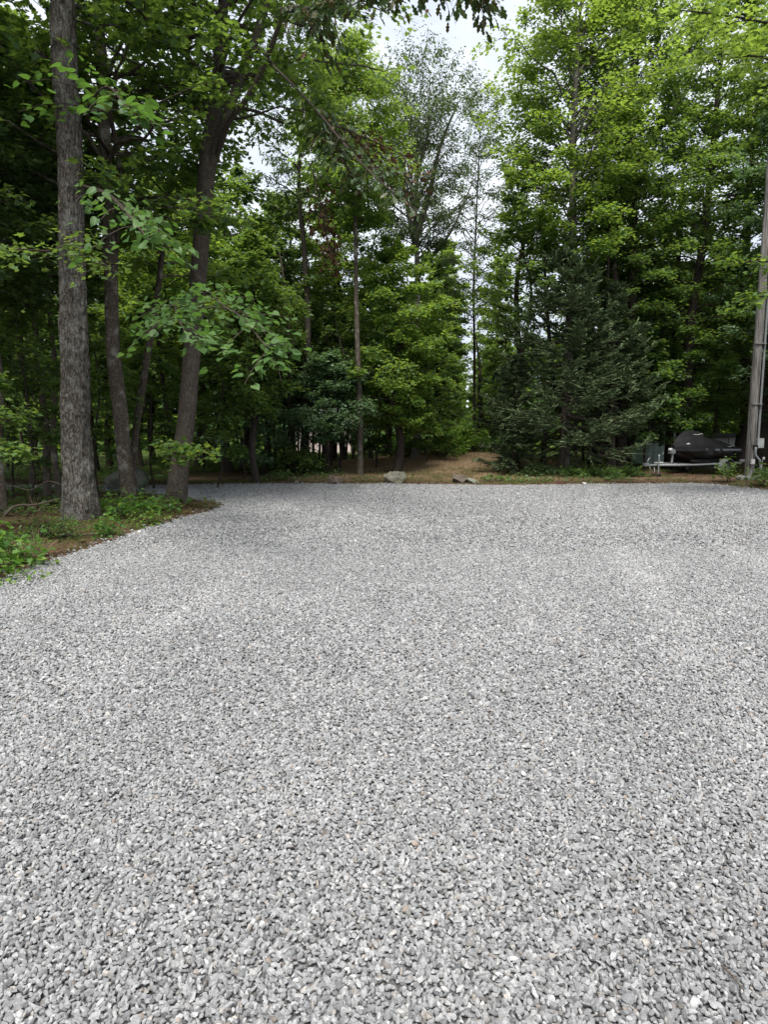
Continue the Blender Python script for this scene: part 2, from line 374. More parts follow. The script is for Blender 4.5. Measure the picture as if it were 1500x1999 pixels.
PROF = {
 'oval': lambda t: np.sqrt(np.clip(1 - (2 * t - .9) ** 2 / 1.25, .02, 1)),
 'dome': lambda t: np.clip(1 - t ** 2.2, .06, 1) ** .6 * (.75 + .25 * np.minimum(1, t * 4)),
 'cone': lambda t: np.clip(1 - t, .05, 1) ** .8,
}
def tree(name, label, cat, trunk, rad, c0, c1, Rmax, nprim=44, nsec=10, nleaf=26, lsize=.13, tpl='kite', bark='bark_dark', leaf='leaf_maple',
         seed=1, prof='oval', group=None, seclen=.38, droop=.12, limbs=(), twigseg=3, tint=.5, seg=10, amp=.06, flare=.35, off=(0, 0), riser=(.15, 1.1),
         hang=0.0, flat=.42, squash=1.0, step=.2, flute=0, extra=None, maxtwig=900, plate=0):
    rng = np.random.default_rng(seed); nleaf = int(nleaf * 1.35); nprim = int(nprim * 1.15)
    trunk = np.asarray(trunk, float); base = trunk[0].copy()
    root = empty(name, base, label, cat, group)
    g = Geo(); P2, r2 = resample(trunk, rad, .2)
    V, Fq = trunk_geo(trunk, rad, seg, step, amp, 3, flare, seed, flute, plate); g.add(V, Fq)
    prims = []
    if nprim:
        t = (np.arange(nprim) + rng.random(nprim)) / nprim; t = t ** .95
        L = Rmax * PROF[prof](t) * rng.uniform(.55, 1.15, nprim)
        azm = np.arange(nprim) * 2.39996 + rng.normal(0, .35, nprim)
        zend = c0 + (c1 - c0) * t
        rise = L * (riser[0] + (riser[1] - riser[0]) * t) * rng.uniform(.6, 1.3, nprim)
        zs = np.minimum(zend - rise * .8, P2[-1, 2] - .1); zs = np.maximum(zs, base[2] + .4)
        rise = zend - zs
        sx = np.interp(zs, P2[:, 2], P2[:, 0]); sy = np.interp(zs, P2[:, 2], P2[:, 1]); sr = np.interp(zs, P2[:, 2], r2)
        d = np.stack([np.cos(azm), np.sin(azm) * squash, np.zeros(nprim)], 1)
        d[:, 0] += off[0] / max(Rmax, .1); d[:, 1] += off[1] / max(Rmax, .1)
        prim = prim_path(np.stack([sx, sy, zs], 1), d, L, rise, np.full(nprim, droop), rng)
        r0 = np.clip(np.minimum(sr * .5, .012 * L + .008), .006, .09)
        V, q = tubes(prim, r0[:, None] * np.linspace(1, .22, 7)[None], 5); g.add(V, q); prims.append(prim)
    for lp, lr in limbs:
        V, Fq = trunk_geo(lp, lr, 8, .18, .05, 3, 0, seed + 5); g.add(V, Fq)
    g.build('trunk', bark, root, True, base)
    gl = Geo(); gt = Geo()
    tw, lv = foliage(rng, prims[0], nsec, nleaf, seclen, lsize, tpl, droop * 1.5, 1.0, flat, tintmid=tint, hang=hang)
    V, f, a = leaves(*lv[:4], tpl=tpl, rng=rng, tint=lv[4]); gl.add(V, f, a)
    sel = rng.permutation(len(tw))[:maxtwig]
    V, q = tubes(tw[sel], np.broadcast_to(np.linspace(.010, .003, 4), (len(sel), 4)), twigseg); gt.add(V, q)
    brown = Geo()
    for e in (extra or ()):
        # own limbs with their own leaves: dict(paths, nsec, nleaf, seclen, lsize, tpl, ...)
        for path, rr in e['paths']:
            Pp, rp_ = resample(path, rr, .12); V, q = tubes(Pp[None], rp_[None], 6); gt.add(V, q)
            pr = resample(path, rr, np.linalg.norm(np.diff(np.asarray(path, float), axis=0), axis=1).sum() / 8)[0][None]
            ns = e.get('nsec', 14)
            tw, lv = foliage(rng, pr, ns, e.get('nleaf', 14), e.get('seclen', .25), e.get('lsize', .12), e.get('tpl', tpl), e.get('droop', .4), e.get('spread', 1.), e.get('flat', .4), e.get('smin', .25), e.get('tint', .5), .2, e.get('hang', 0))
            V, q = tubes(tw, np.broadcast_to(np.linspace(.007, .003, 4), (len(tw), 4)), 3); gt.add(V, q)
            V, f, a = leaves(*lv[:4], tpl=e.get('tpl', tpl), rng=rng, tint=lv[4])
            (brown if e.get('brown') else gl if not e.get('mat') else e.setdefault('geo', Geo())).add(V, f, a)
        if e.get('mat'): e['geo'].build(e.get('part', 'leafy_branch'), e['mat'], root, False, base, True)
    gt.build('branches', 'twig', root, False, base)
    gl.build('crown', leaf, root, False, base, True)
    if brown.n: brown.build('withered_leaves', 'leaf_brown', root, False, base, True)
    return root
def copy_tree(o, loc, rz, sc, label, group=None, par=None):
    c_ = o.copy(); COL.objects.link(c_); c_.location = loc; c_.rotation_euler = (0, 0, rz); c_.scale = (sc, sc, sc)
    c_['label'] = label
    if group: c_['group'] = group
    elif 'group' in c_: del c_['group']
    for ch in [x for x in o.children]:
        d = ch.copy(); COL.objects.link(d); d.parent = c_
    return c_
def vpath(px0, Y, z0, ztop, lean=(0, 0), n=6, wob=.12, seed=0, py=900):
    rng = np.random.default_rng(seed + 77); x0 = XAT(px0, Y, py); z = np.linspace(z0, ztop, n)
    P = np.stack([x0 + lean[0] * (z - z0), Y + lean[1] * (z - z0), z], 1); P[1:, :2] += rng.normal(0, wob, (n - 1, 2)); return P

# ------------------------------------------------------------------ ground
EDGE_PX = [(-420, 1290), (-200, 1195), (0, 1130), (60, 1112), (130, 1087), (200, 1062), (300, 1030), (360, 1011), (415, 996), (437, 987), (425, 981), (400, 979),
           (365, 975), (320, 968), (262, 963), (120, 960), (-100, 958), (-100, 948.5), (262, 948), (380, 946.5), (500, 945.5), (600, 944.5), (750, 946), (900, 947),
           (1000, 948), (1100, 947), (1200, 946), (1320, 945), (1400, 946.5), (1450, 951), (1500, 958), (1620, 975), (1800, 1010)]
poly = np.array([PG(*p)[:2] for p in EDGE_PX]); poly = np.vstack([poly, [[9, -4], [-6, -4]]])
def sdist(P):
    """signed distance to the gravel outline, negative inside"""
    d = np.full(len(P), 1e9); ins = np.zeros(len(P), bool)
    for i in range(len(poly)):
        a, b = poly[i], poly[(i + 1) % len(poly)]; ab = b - a
        t = np.clip(((P - a) @ ab) / (ab @ ab), 0, 1); d = np.minimum(d, np.linalg.norm(P - (a + t[:, None] * ab), axis=1))
        cnd = (a[1] > P[:, 1]) != (b[1] > P[:, 1])
        with np.errstate(divide='ignore', invalid='ignore'):
            xi = a[0] + (P[:, 1] - a[1]) * ab[0] / ab[1]
        ins ^= cnd & (P[:, 0] < xi)
    return np.where(ins, -d, d)
def sstep(a, b, x): t = np.clip((x - a) / (b - a), 0, 1); return t * t * (3 - 2 * t)
def ruts(P):
    o = 0
    for x0, k1, a in ((1.4, .30, .5), (-2.2, .02, .7), (4.0, .42, .4)):
        xc = x0 + k1 * P[:, 1] + a * np.sin(P[:, 1] * .22 + x0)
        for d_ in (-.8, .8): o = o + np.exp(-((P[:, 0] - xc - d_) / .24) ** 2) * (.5 + fbm(np.c_[P * .5, P[:, 0] * 0], 71, 2))
    return np.minimum(o, 1.4)
def bed(P): return -.010 * ruts(P) + .035 * (fbm(np.c_[P * .35, P[:, 0] * 0], 3, 3) - .5) + .012 * (fbm(np.c_[P * 1.7, P[:, 0] * 0], 9, 2) - .5)
def edge(P, far=True):
    wob = .10 * (fbm(np.c_[P * 1.1, P[:, 0] * 0], 21, 4) - .5) * 2
    return sdist(P) + wob * np.where(P[:, 1] > 17, 2.2, .7)
def ground(P):
    P = np.atleast_2d(P).astype(float); s = edge(P)
    n = fbm(np.c_[P * .5, P[:, 0] * 0], 31, 4) - .5
    hi = .03 + .10 * sstep(0, 1.5, s) * (n + .5) + .25 * n * sstep(1, 6, s)
    m = .55 * np.exp(-((P[:, 0] - 3.1) / 4.6) ** 2 - ((P[:, 1] - 29.5) / 5.0) ** 2) * sstep(21.3, 26, P[:, 1])
    return np.where(s > 0, 0, 0) + bed(P) * (1 - sstep(-.3, .3, s)) + (hi + m) * sstep(-.08, .18, s) - .05 * (1 - sstep(-.12, .05, s))
def g1(x, y): return float(ground(np.array([[x, y]]))[0])
def axis_pts(a, b, fine0, fine1, df, dc):
    return np.unique(np.concatenate([np.arange(a, fine0, dc), np.arange(fine0, fine1, df), np.arange(fine1, b + dc, dc)]))
xs = axis_pts(-110, 110, -16, 18, .16, 2.0); ys = axis_pts(-20, 180, 2, 36, .14, 2.0)
X, Y_ = np.meshgrid(xs, ys); PP = np.c_[X.ravel(), Y_.ravel()]
Z = ground(PP); nx, ny = len(xs), len(ys)
idx = np.arange(nx * ny).reshape(ny, nx); q = np.stack([idx[:-1, :-1], idx[:-1, 1:], idx[1:, 1:], idx[1:, :-1]], -1).reshape(-1, 4)
clr = np.exp(-((PP[:, 0] - 2.4) / 4.6) ** 4 - ((PP[:, 1] - 26.5) / 6.2) ** 4) * sstep(21.0, 21.6, PP[:, 1])
clr = np.clip(clr + .5 * np.exp(-((PP[:, 1] - 21.8) / .7) ** 2), 0, 1) * (.55 + .6 * fbm(np.c_[PP * .9, PP[:, 0] * 0], 5, 3))
tag(mesh('forest_floor', np.c_[PP, Z], q, 'soil', attrs={'clearing': np.clip(clr, 0, 1)}, smooth=True), kind='structure')

# gravel bed sheet
bx_ = np.arange(-17, 22, .1); by_ = np.arange(-4, 23, .1); X, Y_ = np.meshgrid(bx_, by_); PP = np.c_[X.ravel(), Y_.ravel()]
sd = edge(PP); keep = sd < .02
Zb = bed(PP) - .004; idx = np.arange(len(PP)).reshape(len(by_), len(bx_))
q = np.stack([idx[:-1, :-1], idx[:-1, 1:], idx[1:, 1:], idx[1:, :-1]], -1).reshape(-1, 4); q = q[keep[q].all(1)]
used = np.unique(q); rem = np.full(len(PP), -1); rem[used] = np.arange(len(used))
tag(mesh('gravel_drive', np.c_[PP, Zb][used], rem[q], 'gravel_bed', smooth=True), kind='structure')

def hull_variants(n, k_, seed):
    rg = random.Random(seed); Vs, Fs = [], []
    while len(Vs) < n:
        bm = bmesh.new(); pts = []
        while len(pts) < k_:
            v_ = Vector((rg.gauss(0, 1), rg.gauss(0, 1), rg.gauss(0, 1))).normalized()
            if all((v_ - p_).length > (.62 if k_ > 9 else .8) for p_ in pts): pts.append(v_)
        for p_ in pts: bm.verts.new(p_)
        bmesh.ops.convex_hull(bm, input=bm.verts[:])
        bm.verts.index_update(); bmesh.ops.triangulate(bm, faces=bm.faces[:])
        if len(bm.verts) == k_ and len(bm.faces) == 2 * k_ - 4:
            Vs.append([tuple(v_.co) for v_ in bm.verts]); Fs.append([[v_.index for v_ in f_.verts] for f_ in bm.faces])
        bm.free()
    return np.array(Vs), np.array(Fs)
HV12 = hull_variants(48, 12, 1); HV8 = hull_variants(40, 8, 2)
def rotmats(rng, n, tilt=.75):
    a = rng.uniform(0, 2 * np.pi, n); b = rng.normal(0, tilt, n); c_ = rng.normal(0, tilt, n)
    ca, sa, cb, sb, cc, sc_ = np.cos(a), np.sin(a), np.cos(b), np.sin(b), np.cos(c_), np.sin(c_); o = np.zeros(n); i_ = np.ones(n)
    Rz = np.stack([ca, -sa, o, sa, ca, o, o, o, i_], 1).reshape(n, 3, 3)
    Rx = np.stack([i_, o, o, o, cb, -sb, o, sb, cb], 1).reshape(n, 3, 3)
    Ry = np.stack([cc, o, sc_, o, i_, o, -sc_, o, cc], 1).reshape(n, 3, 3)
    return Rz @ Rx @ Ry
def stones(rng, P, z, size, HV):
    n = len(P); V0, F0 = HV; vi = rng.integers(0, len(V0), n); k_ = V0.shape[1]
    sc_ = np.stack([rng.uniform(.9, 1.5, n), rng.uniform(.6, 1.0, n), rng.uniform(.42, .8, n)], 1) * size[:, None] * .5
    V = np.einsum('nij,nkj->nki', rotmats(rng, n), V0[vi] * sc_[:, None])
    V += np.c_[P, z][:, None]
    Fc = F0[vi] + (np.arange(n) * k_)[:, None, None]
    return V.reshape(-1, 3), Fc.reshape(-1, 3), k_
rng = np.random.default_rng(5)
g = Geo(); hues = []; off = 0; allV, allF, T_, H_ = [], [], [], []
def zone(y0, y1, sp_, size, HV, fade=2.2):
    global off
    gx = np.arange(-16, 21, sp_); gy = np.arange(y0, y1, sp_ * .9)
    X, Y2 = np.meshgrid(gx, gy); X = X + (np.arange(len(gy)) % 2)[:, None] * sp_ / 2
    P = np.c_[X.ravel(), Y2.ravel()]; P = P[np.abs(P[:, 0]) < P[:, 1] * .60 + 1.2]
    P = P + rng.uniform(-.42, .42, P.shape) * sp_
    f_ = sstep(y0 - .01, y0 + fade, P[:, 1]) if y0 > 1 else np.ones(len(P))
    f_ = f_ * ((1 - sstep(y1 - fade, y1 + .01, P[:, 1])) if y1 < 20 else 1)
    P = P[rng.random(len(P)) < f_]
    P = P[edge(P) < rng.normal(.0, .035, len(P)) + np.where(rng.random(len(P)) < .05, .16, 0) if y1 > 6 else np.ones(len(P), bool)]
    n = len(P); sz = size * np.exp(rng.normal(0, .19, n)); z = np.where(edge(P) > .02, ground(P), bed(P)) + sz * .12 + rng.uniform(-.22, .45, n) * size
    V, Fc, k_ = stones(rng, P, z, sz, HV); allV.append(V); allF.append(Fc + off); off += len(V)
    patch = (fbm(np.c_[P * .8, P[:, 0] * 0], 44, 3) - .5) * .14 + .08 * ruts(P)
    T_.append(np.repeat(np.clip(rng.normal(.58, .155, n) + patch, 0, 1), k_)); H_.append(np.repeat(rng.random(n), k_))
zone(.75, 5.4, .0145, .0208, HV12)
zone(3.2, 10.6, .0180, .0250, HV12)
zone(8.4, 21.9, .0290, .0385, HV8)
tag(mesh('gravel', np.concatenate(allV), np.concatenate(allF), 'stones', attrs={'tint': np.concatenate(T_), 'hue': np.concatenate(H_)}),
    'grey crushed stone gravel covering the wide drive', 'gravel', kind='stuff')
del allV, allF, T_, H_

# ------------------------------------------------------------------ rocks
def rock(name, label, loc, size, mat, seed, rz=0, k_=None, sink=.18, flat=.0, group=None, tilt=(0, 0), cuts=9):
    rg = random.Random(seed); bm = bmesh.new(); bmesh.ops.create_icosphere(bm, subdivisions=5, radius=1)
    planes = []
    for _ in range(cuts + 7):
        v_ = Vector((rg.gauss(0, 1), rg.gauss(0, 1), rg.gauss(0, .8))).normalized(); planes.append((v_, rg.uniform(.6, .9)))
    if flat: planes.append((Vector((0, 0, 1)), flat))
    co = np.array([v_.co for v_ in bm.verts])
    for _ in range(2):
        for n_, d_ in planes:
            dd = co @ np.array(n_) - d_; co -= np.where(dd > 0, dd, 0)[:, None] * np.array(n_) * .93
    co *= (1 + .34 * (fbm(co * 2.4 + seed, seed, 5) - .5))[:, None] + 0
    co += nrm(co) * (.12 * (fbm(co * 8 + seed, seed + 3, 3) - .5))[:, None]
    Fs = np.array([[v_.index for v_ in f_.verts] for f_ in bm.faces]); bm.free()
    co *= np.array(size) / 2
    z0 = co[:, 2].min(); co[:, 2] -= z0 + sink * size[2]
    o = mesh(name, co, Fs, mat, smooth=True); o.location = loc; o.rotation_euler = (tilt[0], tilt[1], rz)
    return tag(o, label, 'rock' if 'slab' not in name else 'slab', group)
def on_ground(px, py, dz=0):
    P = PG(px, py, .05); return (float(P[0]), float(P[1]), g1(P[0], P[1]) + dz)
rock('boulder', 'broad pale boulder with a flat top, biggest rock at the far edge of the gravel', on_ground(772, 941), (.76, .58, .50), 'rock_pale', 3, .2, flat=.72, sink=.26)
rock('boulder', 'rounded pinkish brown boulder beside split sticks at the far gravel edge', on_ground(653, 942.5), (.48, .44, .46), 'rock_pink', 8, .5, sink=.22)
rock('boulder', 'low brown angular boulder lying on the straw right of the pale boulder', on_ground(897, 941), (.60, .46, .40), 'rock_brown', 12, -.2, sink=.3, flat=.7, tilt=(0, .12))
rock('rock', 'grey brown broken rock piece leaning against the low brown boulder', on_ground(922, 942), (.46, .3, .17), 'rock_grey', 14, .1, sink=.2, tilt=(0, .25))
rock('rock', 'small flat pale rock left of the pinkish boulder', on_ground(598, 943), (.30, .25, .14), 'rock_pale', 15, .3, flat=.5)
rock('rock', 'small upright greenish grey rock at the left end of the edge stones', on_ground(577, 943), (.16, .14, .24), 'rock_grey', 16, .3, tilt=(0, .2))
rock('stone_slab', 'long flat whitish stone slab lying in front of the spruce', on_ground(1079, 945), (.62, .35, .13), 'rock_white', 17, .05, flat=.35, sink=.3)
rock('rock', 'small white stone right of the whitish slab by the weeds', on_ground(1141, 943), (.13, .1, .08), 'rock_white', 18)
rock('rock', 'small white stone halfway between the slab and the trailer', on_ground(1175, 944), (.17, .1, .09), 'rock_white', 19)
rock('boulder', 'big grey boulder half hidden behind the slim speckled trunks', (*PD(243, 900, 18.6)[:2], g1(*PD(243, 900, 18.6)[:2])), (1.15, .9, .80), 'rock_grey', 21, .3, sink=.12)
rock('rock', 'white upright stone at the foot of the smooth forked tree', (float(PG(335, 999)[0]), float(PG(335, 999)[1]), .05), (.11, .08, .14), 'rock_white', 22, sink=.1)
rock('rock', 'small white stone on the mossy left verge edge', (float(PG(272, 1044)[0]), float(PG(272, 1044)[1]), .03), (.07, .05, .05), 'rock_white', 23)
rock('rock', 'dark flat stone in the straw at the right end of the clearing', on_ground(985, 905), (.7, .5, .3), 'rock_grey', 25, .3, flat=.4)

# ------------------------------------------------------------------ left hero trees
def trace(pts, Y, dY=None):
    """pixel centreline (px,py,width_px) -> path, radii at depth Y"""
    P, r_ = [], []
    for i, (px, py, wd) in enumerate(pts):
        y = Y if dY is None else Y + dY[i]; p = PD(px, py, y); P.append(p); r_.append(wd / F * y / 2 * .98)
    return np.array(P), np.array(r_)
Y1 = GY(1022); Y2 = GY(996); Y3 = GY(988)
def limb(pts, wd0, wd1):
    P = np.array([PD(px, py, y) for px, py, y in pts]); n = len(P); ym = P[:, 1].mean()
    return P, np.linspace(wd0, wd1, n) / F * ym / 2
# T1 shaggy
P, r_ = trace([(160, 1024, 66), (158, 990, 62), (153, 930, 57), (148, 850, 52), (145, 700, 50), (141, 560, 47), (139, 430, 44), (134, 250, 44), (124, 100, 44), (122, 0, 42), (118, -150, 38), (122, -350, 28), (125, -520, 12)], Y1)
P[0, 2] = -.12
tree('shaggy_tree', 'thick trunk with peeling shaggy grey bark, leftmost of the big trunks on the verge', 'tree', P, r_, 8.2, 15.0, 3.6, 36, 9, 20, .13, 'maple', 'bark_shaggy', 'leaf_maple', 11,
     'oval', seg=72, step=.03, amp=.12, flare=.42, flute=.35, plate=.05, tint=.35,
     extra=[dict(paths=[limb([(150, 360, Y1), (210, 380, Y1 - 2), (250, 420, Y1 - 3.6), (292, 470, Y1 - 4.4)], 10, 3)], nsec=14, nleaf=14, seclen=.16, lsize=.098, tpl='heart', hang=.3, tint=.6, mat='leaf_lime', part='leafy_branch', smin=.35),
            dict(paths=[limb([(130, 480, Y1), (90, 490, Y1 - 1.5), (40, 486, Y1 - 2.5)], 8, 2), limb([(165, 505, Y1), (180, 500, Y1 - 1), (215, 525, Y1 - 2)], 8, 2)], nsec=10, nleaf=16, seclen=.3, lsize=.09, tpl='maple', droop=.1, tint=.6)])
# T2 speckled, twin
P, r_ = trace([(252, 1000, 29), (250, 960, 28), (243, 900, 28), (234, 800, 28), (221, 690, 26), (216, 550, 24), (209, 400, 22), (203, 250, 21), (196, 100, 20), (190, 0, 18), (185, -150, 13), (180, -300, 6)], Y2)
P[0, 2] = -.1
tw2, twr = limb([(222, 600, Y2 + .2), (226, 480, Y2 + .3), (232, 330, Y2 + .3), (214, 140, Y2 + .5), (246, 60, Y2 + .4), (268, -60, Y2)], 12, 5)
tree('speckled_tree', 'slim trunk with pale lichen specks between the shaggy and the smooth forked trunk', 'tree', P, r_, 5.6, 12.5, 2.8, 38, 9, 20, .125, 'maple', 'bark_spot', 'leaf_maple', 12, 'oval',
     limbs=[(tw2, twr)], seg=32, step=.05, amp=.08, tint=.35, plate=.03,
     extra=[dict(paths=[limb([(228, 400, Y2), (300, 385, Y2 - .8), (400, 395, Y2 - 1.5), (465, 417, Y2 - 2)], 7, 2)], nsec=14, nleaf=16, seclen=.2, lsize=.11, tpl='maple', tint=.35),
            dict(paths=[limb([(212, 300, Y2), (170, 220, Y2 - 2.5), (210, 170, Y2 - 4), (250, 215, Y2 - 5)], 8, 2)], nsec=10, nleaf=12, seclen=.2, lsize=.13, tpl='heart', tint=.15, mat='leaf_lime')])
# leaning companion
P, r_ = trace([(258, 940, 14), (262, 870, 14), (277, 760, 14), (290, 680, 13), (305, 590, 12), (318, 480, 10), (330, 380, 8), (345, 260, 5)], 16.2)
P[0, 2] = g1(P[0, 0], P[0, 1]) - .05
tree('leaning_tree', 'thin pole-like trunk leaning right behind the speckled tree', 'tree', P, r_, 5.2, 9.5, 2.0, 22, 8, 16, .12, 'maple', 'bark_spot', 'leaf_bright', 13, 'oval', seg=12, amp=.05, tint=.4)
# T3 smooth forked
P, r_ = trace([(343, 990, 43), (346, 955, 41), (352, 900, 37), (360, 850, 35), (372, 720, 33), (386, 550, 31), (396, 430, 31), (405, 320, 32), (418, 220, 28), (428, 120, 22), (436, 0, 19), (440, -150, 14), (450, -330, 6)], Y3)
P[0, 2] = -.1
f1, fr1 = limb([(408, 330, Y3), (440, 240, Y3 - .3), (470, 145, Y3 - .4), (505, 60, Y3 - .6), (530, -40, Y3 - .7), (560, -180, Y3 - .8)], 22, 9)
f2, fr2 = limb([(420, 315, Y3), (446, 240, Y3 - .8), (490, 180, Y3 - 1.2), (530, 90, Y3 - 1.6), (560, 20, Y3 - 2), (610, 18, Y3 - 2.4), (662, 0, Y3 - 2.8), (730, -40, Y3 - 3.4), (820, -60, Y3 - 4.2), (930, -45, Y3 - 5)], 13, 4)
f3, fr3 = limb([(455, 165, Y3 - .4), (495, 98, Y3 - 1), (545, 140, Y3 - 1.6), (615, 212, Y3 - 2.2), (680, 290, Y3 - 2.8), (740, 352, Y3 - 3.3), (800, 400, Y3 - 3.8)], 7, 1.5)
f4, fr4 = limb([(600, 197, Y3 - 2), (640, 245, Y3 - 1.6), (665, 300, Y3 - 1.6), (690, 350, Y3 - 1.7)], 5, 2)
low, lowr = limb([(376, 640, Y3), (392, 575, Y3 - 2.2), (440, 600, Y3 - 5.2), (490, 640, Y3 - 6.6), (530, 690, Y3 - 7)], 6, 1.5)
low2, lowr2 = limb([(380, 600, Y3), (350, 590, Y3 - 3), (352, 630, Y3 - 6), (372, 668, Y3 - 6.8)], 6, 2)
stub, stubr = limb([(352, 905, Y3 - .2), (380, 885, Y3 - .9), (412, 878, Y3 - 1.5)], 4, 2)
stub2, stubr2 = limb([(348, 905, Y3 - .2), (340, 880, Y3 - .9), (325, 865, Y3 - 1.4)], 4, 2)
tree('forked_tree', 'smooth brown trunk forking high up, rightmost of the big trunks at the verge tip', 'tree', P, r_, 7.8, 14, 3.4, 40, 9, 22, .125, 'maple', 'bark_fine', 'leaf_maple', 14, 'oval',
     limbs=[(f1, fr1), (f2, fr2), (f3, fr3), (f4, fr4)], seg=32, step=.05, amp=.05, flare=.12, tint=.42,
     extra=[dict(paths=[(low, lowr), (low2, lowr2)], nsec=19, nleaf=15, seclen=.10, lsize=.10, tpl='heart', hang=.15, tint=.6, mat='leaf_lime', smin=.42, droop=.3),
            dict(paths=[(stub, stubr), (stub2, stubr2)], nsec=12, nleaf=14, seclen=.25, lsize=.10, tpl='maple', tint=.6, mat='leaf_bright', part='low_sprig', droop=.15),
            dict(paths=[(f2[4:], fr2[4:])], nsec=70, nleaf=18, seclen=.10, lsize=.15, tpl='oak', hang=.8, tint=.45, mat='leaf_oak', part='hanging_branch', smin=.0, droop=1.0),
            dict(paths=[(f3[1:], fr3[1:]), (f4, fr4)], nsec=22, nleaf=15, seclen=.17, lsize=.14, tpl='oak', hang=.6, tint=.55, mat='leaf_oak', part='hanging_branch', smin=.15, droop=.35, spread=1.6),
            dict(paths=[limb([(640, 240, Y3 - 2.3), (690, 260, Y3 - 2.1), (740, 280, Y3 - 2), (800, 310, Y3 - 2)], 3, 2), limb([(610, 330, Y3 - .8), (622, 380, Y3 - .8), (640, 470, Y3 - .8)], 3, 2)], nsec=14, nleaf=15, seclen=.32, lsize=.10, tpl='kite', hang=.5, tint=.5, brown=True, smin=.0, droop=1.0)])

# ------------------------------------------------------------------ centre and right named trees
def ztop(py, Y): return float(ZAT(py, Y))
def T(name, label, px, Y, top, bot, hw, rpx, **kw):
    """px: trunk pixel; Y depth; top/bot: crown pixel rows; hw half width px; rpx trunk half width px"""
    seed = kw.pop('seed', int(px + Y * 7) % 9973); cat = kw.pop('cat', 'tree'); lean = kw.pop('lean', (0, 0)); frac = kw.pop('frac', .93)
    zt, zb = min(ztop(top, Y), kw.pop('zmax', 17.5)), ztop(bot, Y); x0 = XAT(px, Y, 900); z0 = g1(x0, Y) - .08
    tr = vpath(px, Y, z0, z0 + (zt - z0) * frac, lean, 7, kw.pop('wob', .10), seed)
    r0 = rpx / F * Y; rad = r0 * np.array([1, .92, .82, .7, .55, .38, .14])
    return tree(name, label, cat, tr, rad, zb, zt, hw / F * Y, seed=seed, **kw)
T('maple_tree', 'bright yellow green leafy tree in the middle with a dark trunk, left of the clearing', 775, 24.0, 470, 835, 105, 9, leaf='leaf_bright', nprim=62, nsec=11, nleaf=26, lsize=.125, bark='bark_dark', prof='oval', tint=.5, riser=(.05, .9))
T('slender_tree', 'tall slender grey trunk with small high crown in front of the middle trees', 703, 22.6, 70, 430, 100, 6, leaf='leaf_bright', nprim=66, nsec=10, nleaf=26, lsize=.135, tpl='lance', bark='bark_spot', lean=(-.012, 0), tint=.35, hang=.3, frac=.9, riser=(.3, 1.1), wob=.05)
T('understory_tree', 'low spreading bluish green bushy tree with layered leaves left of the slender grey trunk', 640, 23.2, 690, 862, 98, 4, leaf='leaf_blue', nprim=40, nsec=11, nleaf=26, lsize=.12, bark='bark_dark', prof='dome', tint=.5, riser=(.0, .25), droop=.05, flat=.3)
T('bare_topped_tree', 'thin crowned tree with forked bare limbs showing against the white sky', 812, 27.5, 95, 470, 118, 9, leaf='leaf_willow', nprim=70, nsec=12, nleaf=19, lsize=.125, tpl='lance', bark='bark_grey', hang=.4, tint=.5, frac=.72, riser=(.7, 1.5), seclen=.34, wob=.05,
  limbs=[limb([(811, 480, 27.5), (795, 400, 27.5), (780, 300, 27.3), (770, 190, 27)], 11, 3), limb([(812, 470, 27.5), (838, 380, 27.5), (862, 280, 27.6), (895, 200, 27.8)], 12, 3), limb([(812, 470, 27.5), (815, 350, 27.7), (835, 260, 28), (840, 150, 28)], 8, 2), limb([(850, 495, 27.5), (882, 450, 27.3), (905, 400, 27), (925, 350, 27)], 6, 2)])
T('maple_tree', 'tall maple with pale straight trunk rising out of the spruce', 1103, 23.8, -120, 500, 150, 10, leaf='leaf_bright', nprim=88, nsec=11, nleaf=28, lsize=.125, bark='bark_grey', tint=.3, riser=(.5, 1.3), wob=.04)
T('maple_tree', 'tall tree with dark forking trunk just right of the pale maple', 1212, 25.2, -160, 560, 130, 12, leaf='leaf_maple', nprim=84, nsec=10, nleaf=26, lsize=.13, bark='bark_dark', tint=.6, riser=(.5, 1.3),
  limbs=[limb([(1222, 400, 25.2), (1240, 330, 25), (1290, 250, 24.8), (1335, 190, 24.6)], 14, 5), limb([(1222, 400, 25.2), (1225, 320, 25.2), (1240, 150, 25.2), (1262, 20, 25)], 14, 5)])
T('maple_tree', 'broad maple with a leaning dark trunk and low branches behind the shrouded watercraft', 1320, 25.8, -60, 835, 135, 10, leaf='leaf_maple', nprim=84, nsec=11, nleaf=28, lsize=.13, bark='bark_dark', tint=.45, riser=(.05, 1.0), lean=(.07, 0))
T('maple_tree', 'broad maple overhanging the grey building at the right side', 1440, 28.5, -40, 838, 120, 11, leaf='leaf_maple', nprim=80, nsec=11, nleaf=26, lsize=.13, bark='bark_dark', tint=.62, riser=(.05, 1.0))
T('maple_tree', 'dense maple behind the utility pole at the right border', 1545, 23.5, -80, 815, 135, 14, leaf='leaf_blue', nprim=76, nsec=11, nleaf=26, lsize=.13, bark='bark_dark', tint=.55, riser=(.05, 1.0))
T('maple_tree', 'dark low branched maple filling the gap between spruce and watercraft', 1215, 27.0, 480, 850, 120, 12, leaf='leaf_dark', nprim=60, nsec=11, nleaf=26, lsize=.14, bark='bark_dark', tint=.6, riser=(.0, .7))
T('maple_tree', 'light green tree behind the left flank of the spruce', 1010, 27.5, 330, 800, 85, 8, leaf='leaf_bright', nprim=46, nsec=10, nleaf=20, lsize=.13, tint=.5, riser=(.2, 1.0))
T('maple_tree', 'pale green tree seen through the gap between the middle maple and the spruce', 964, 38, 500, 840, 50, 5, leaf='leaf_bright', nprim=54, nsec=9, nleaf=18, lsize=.17, tint=.65, riser=(.1, .9))
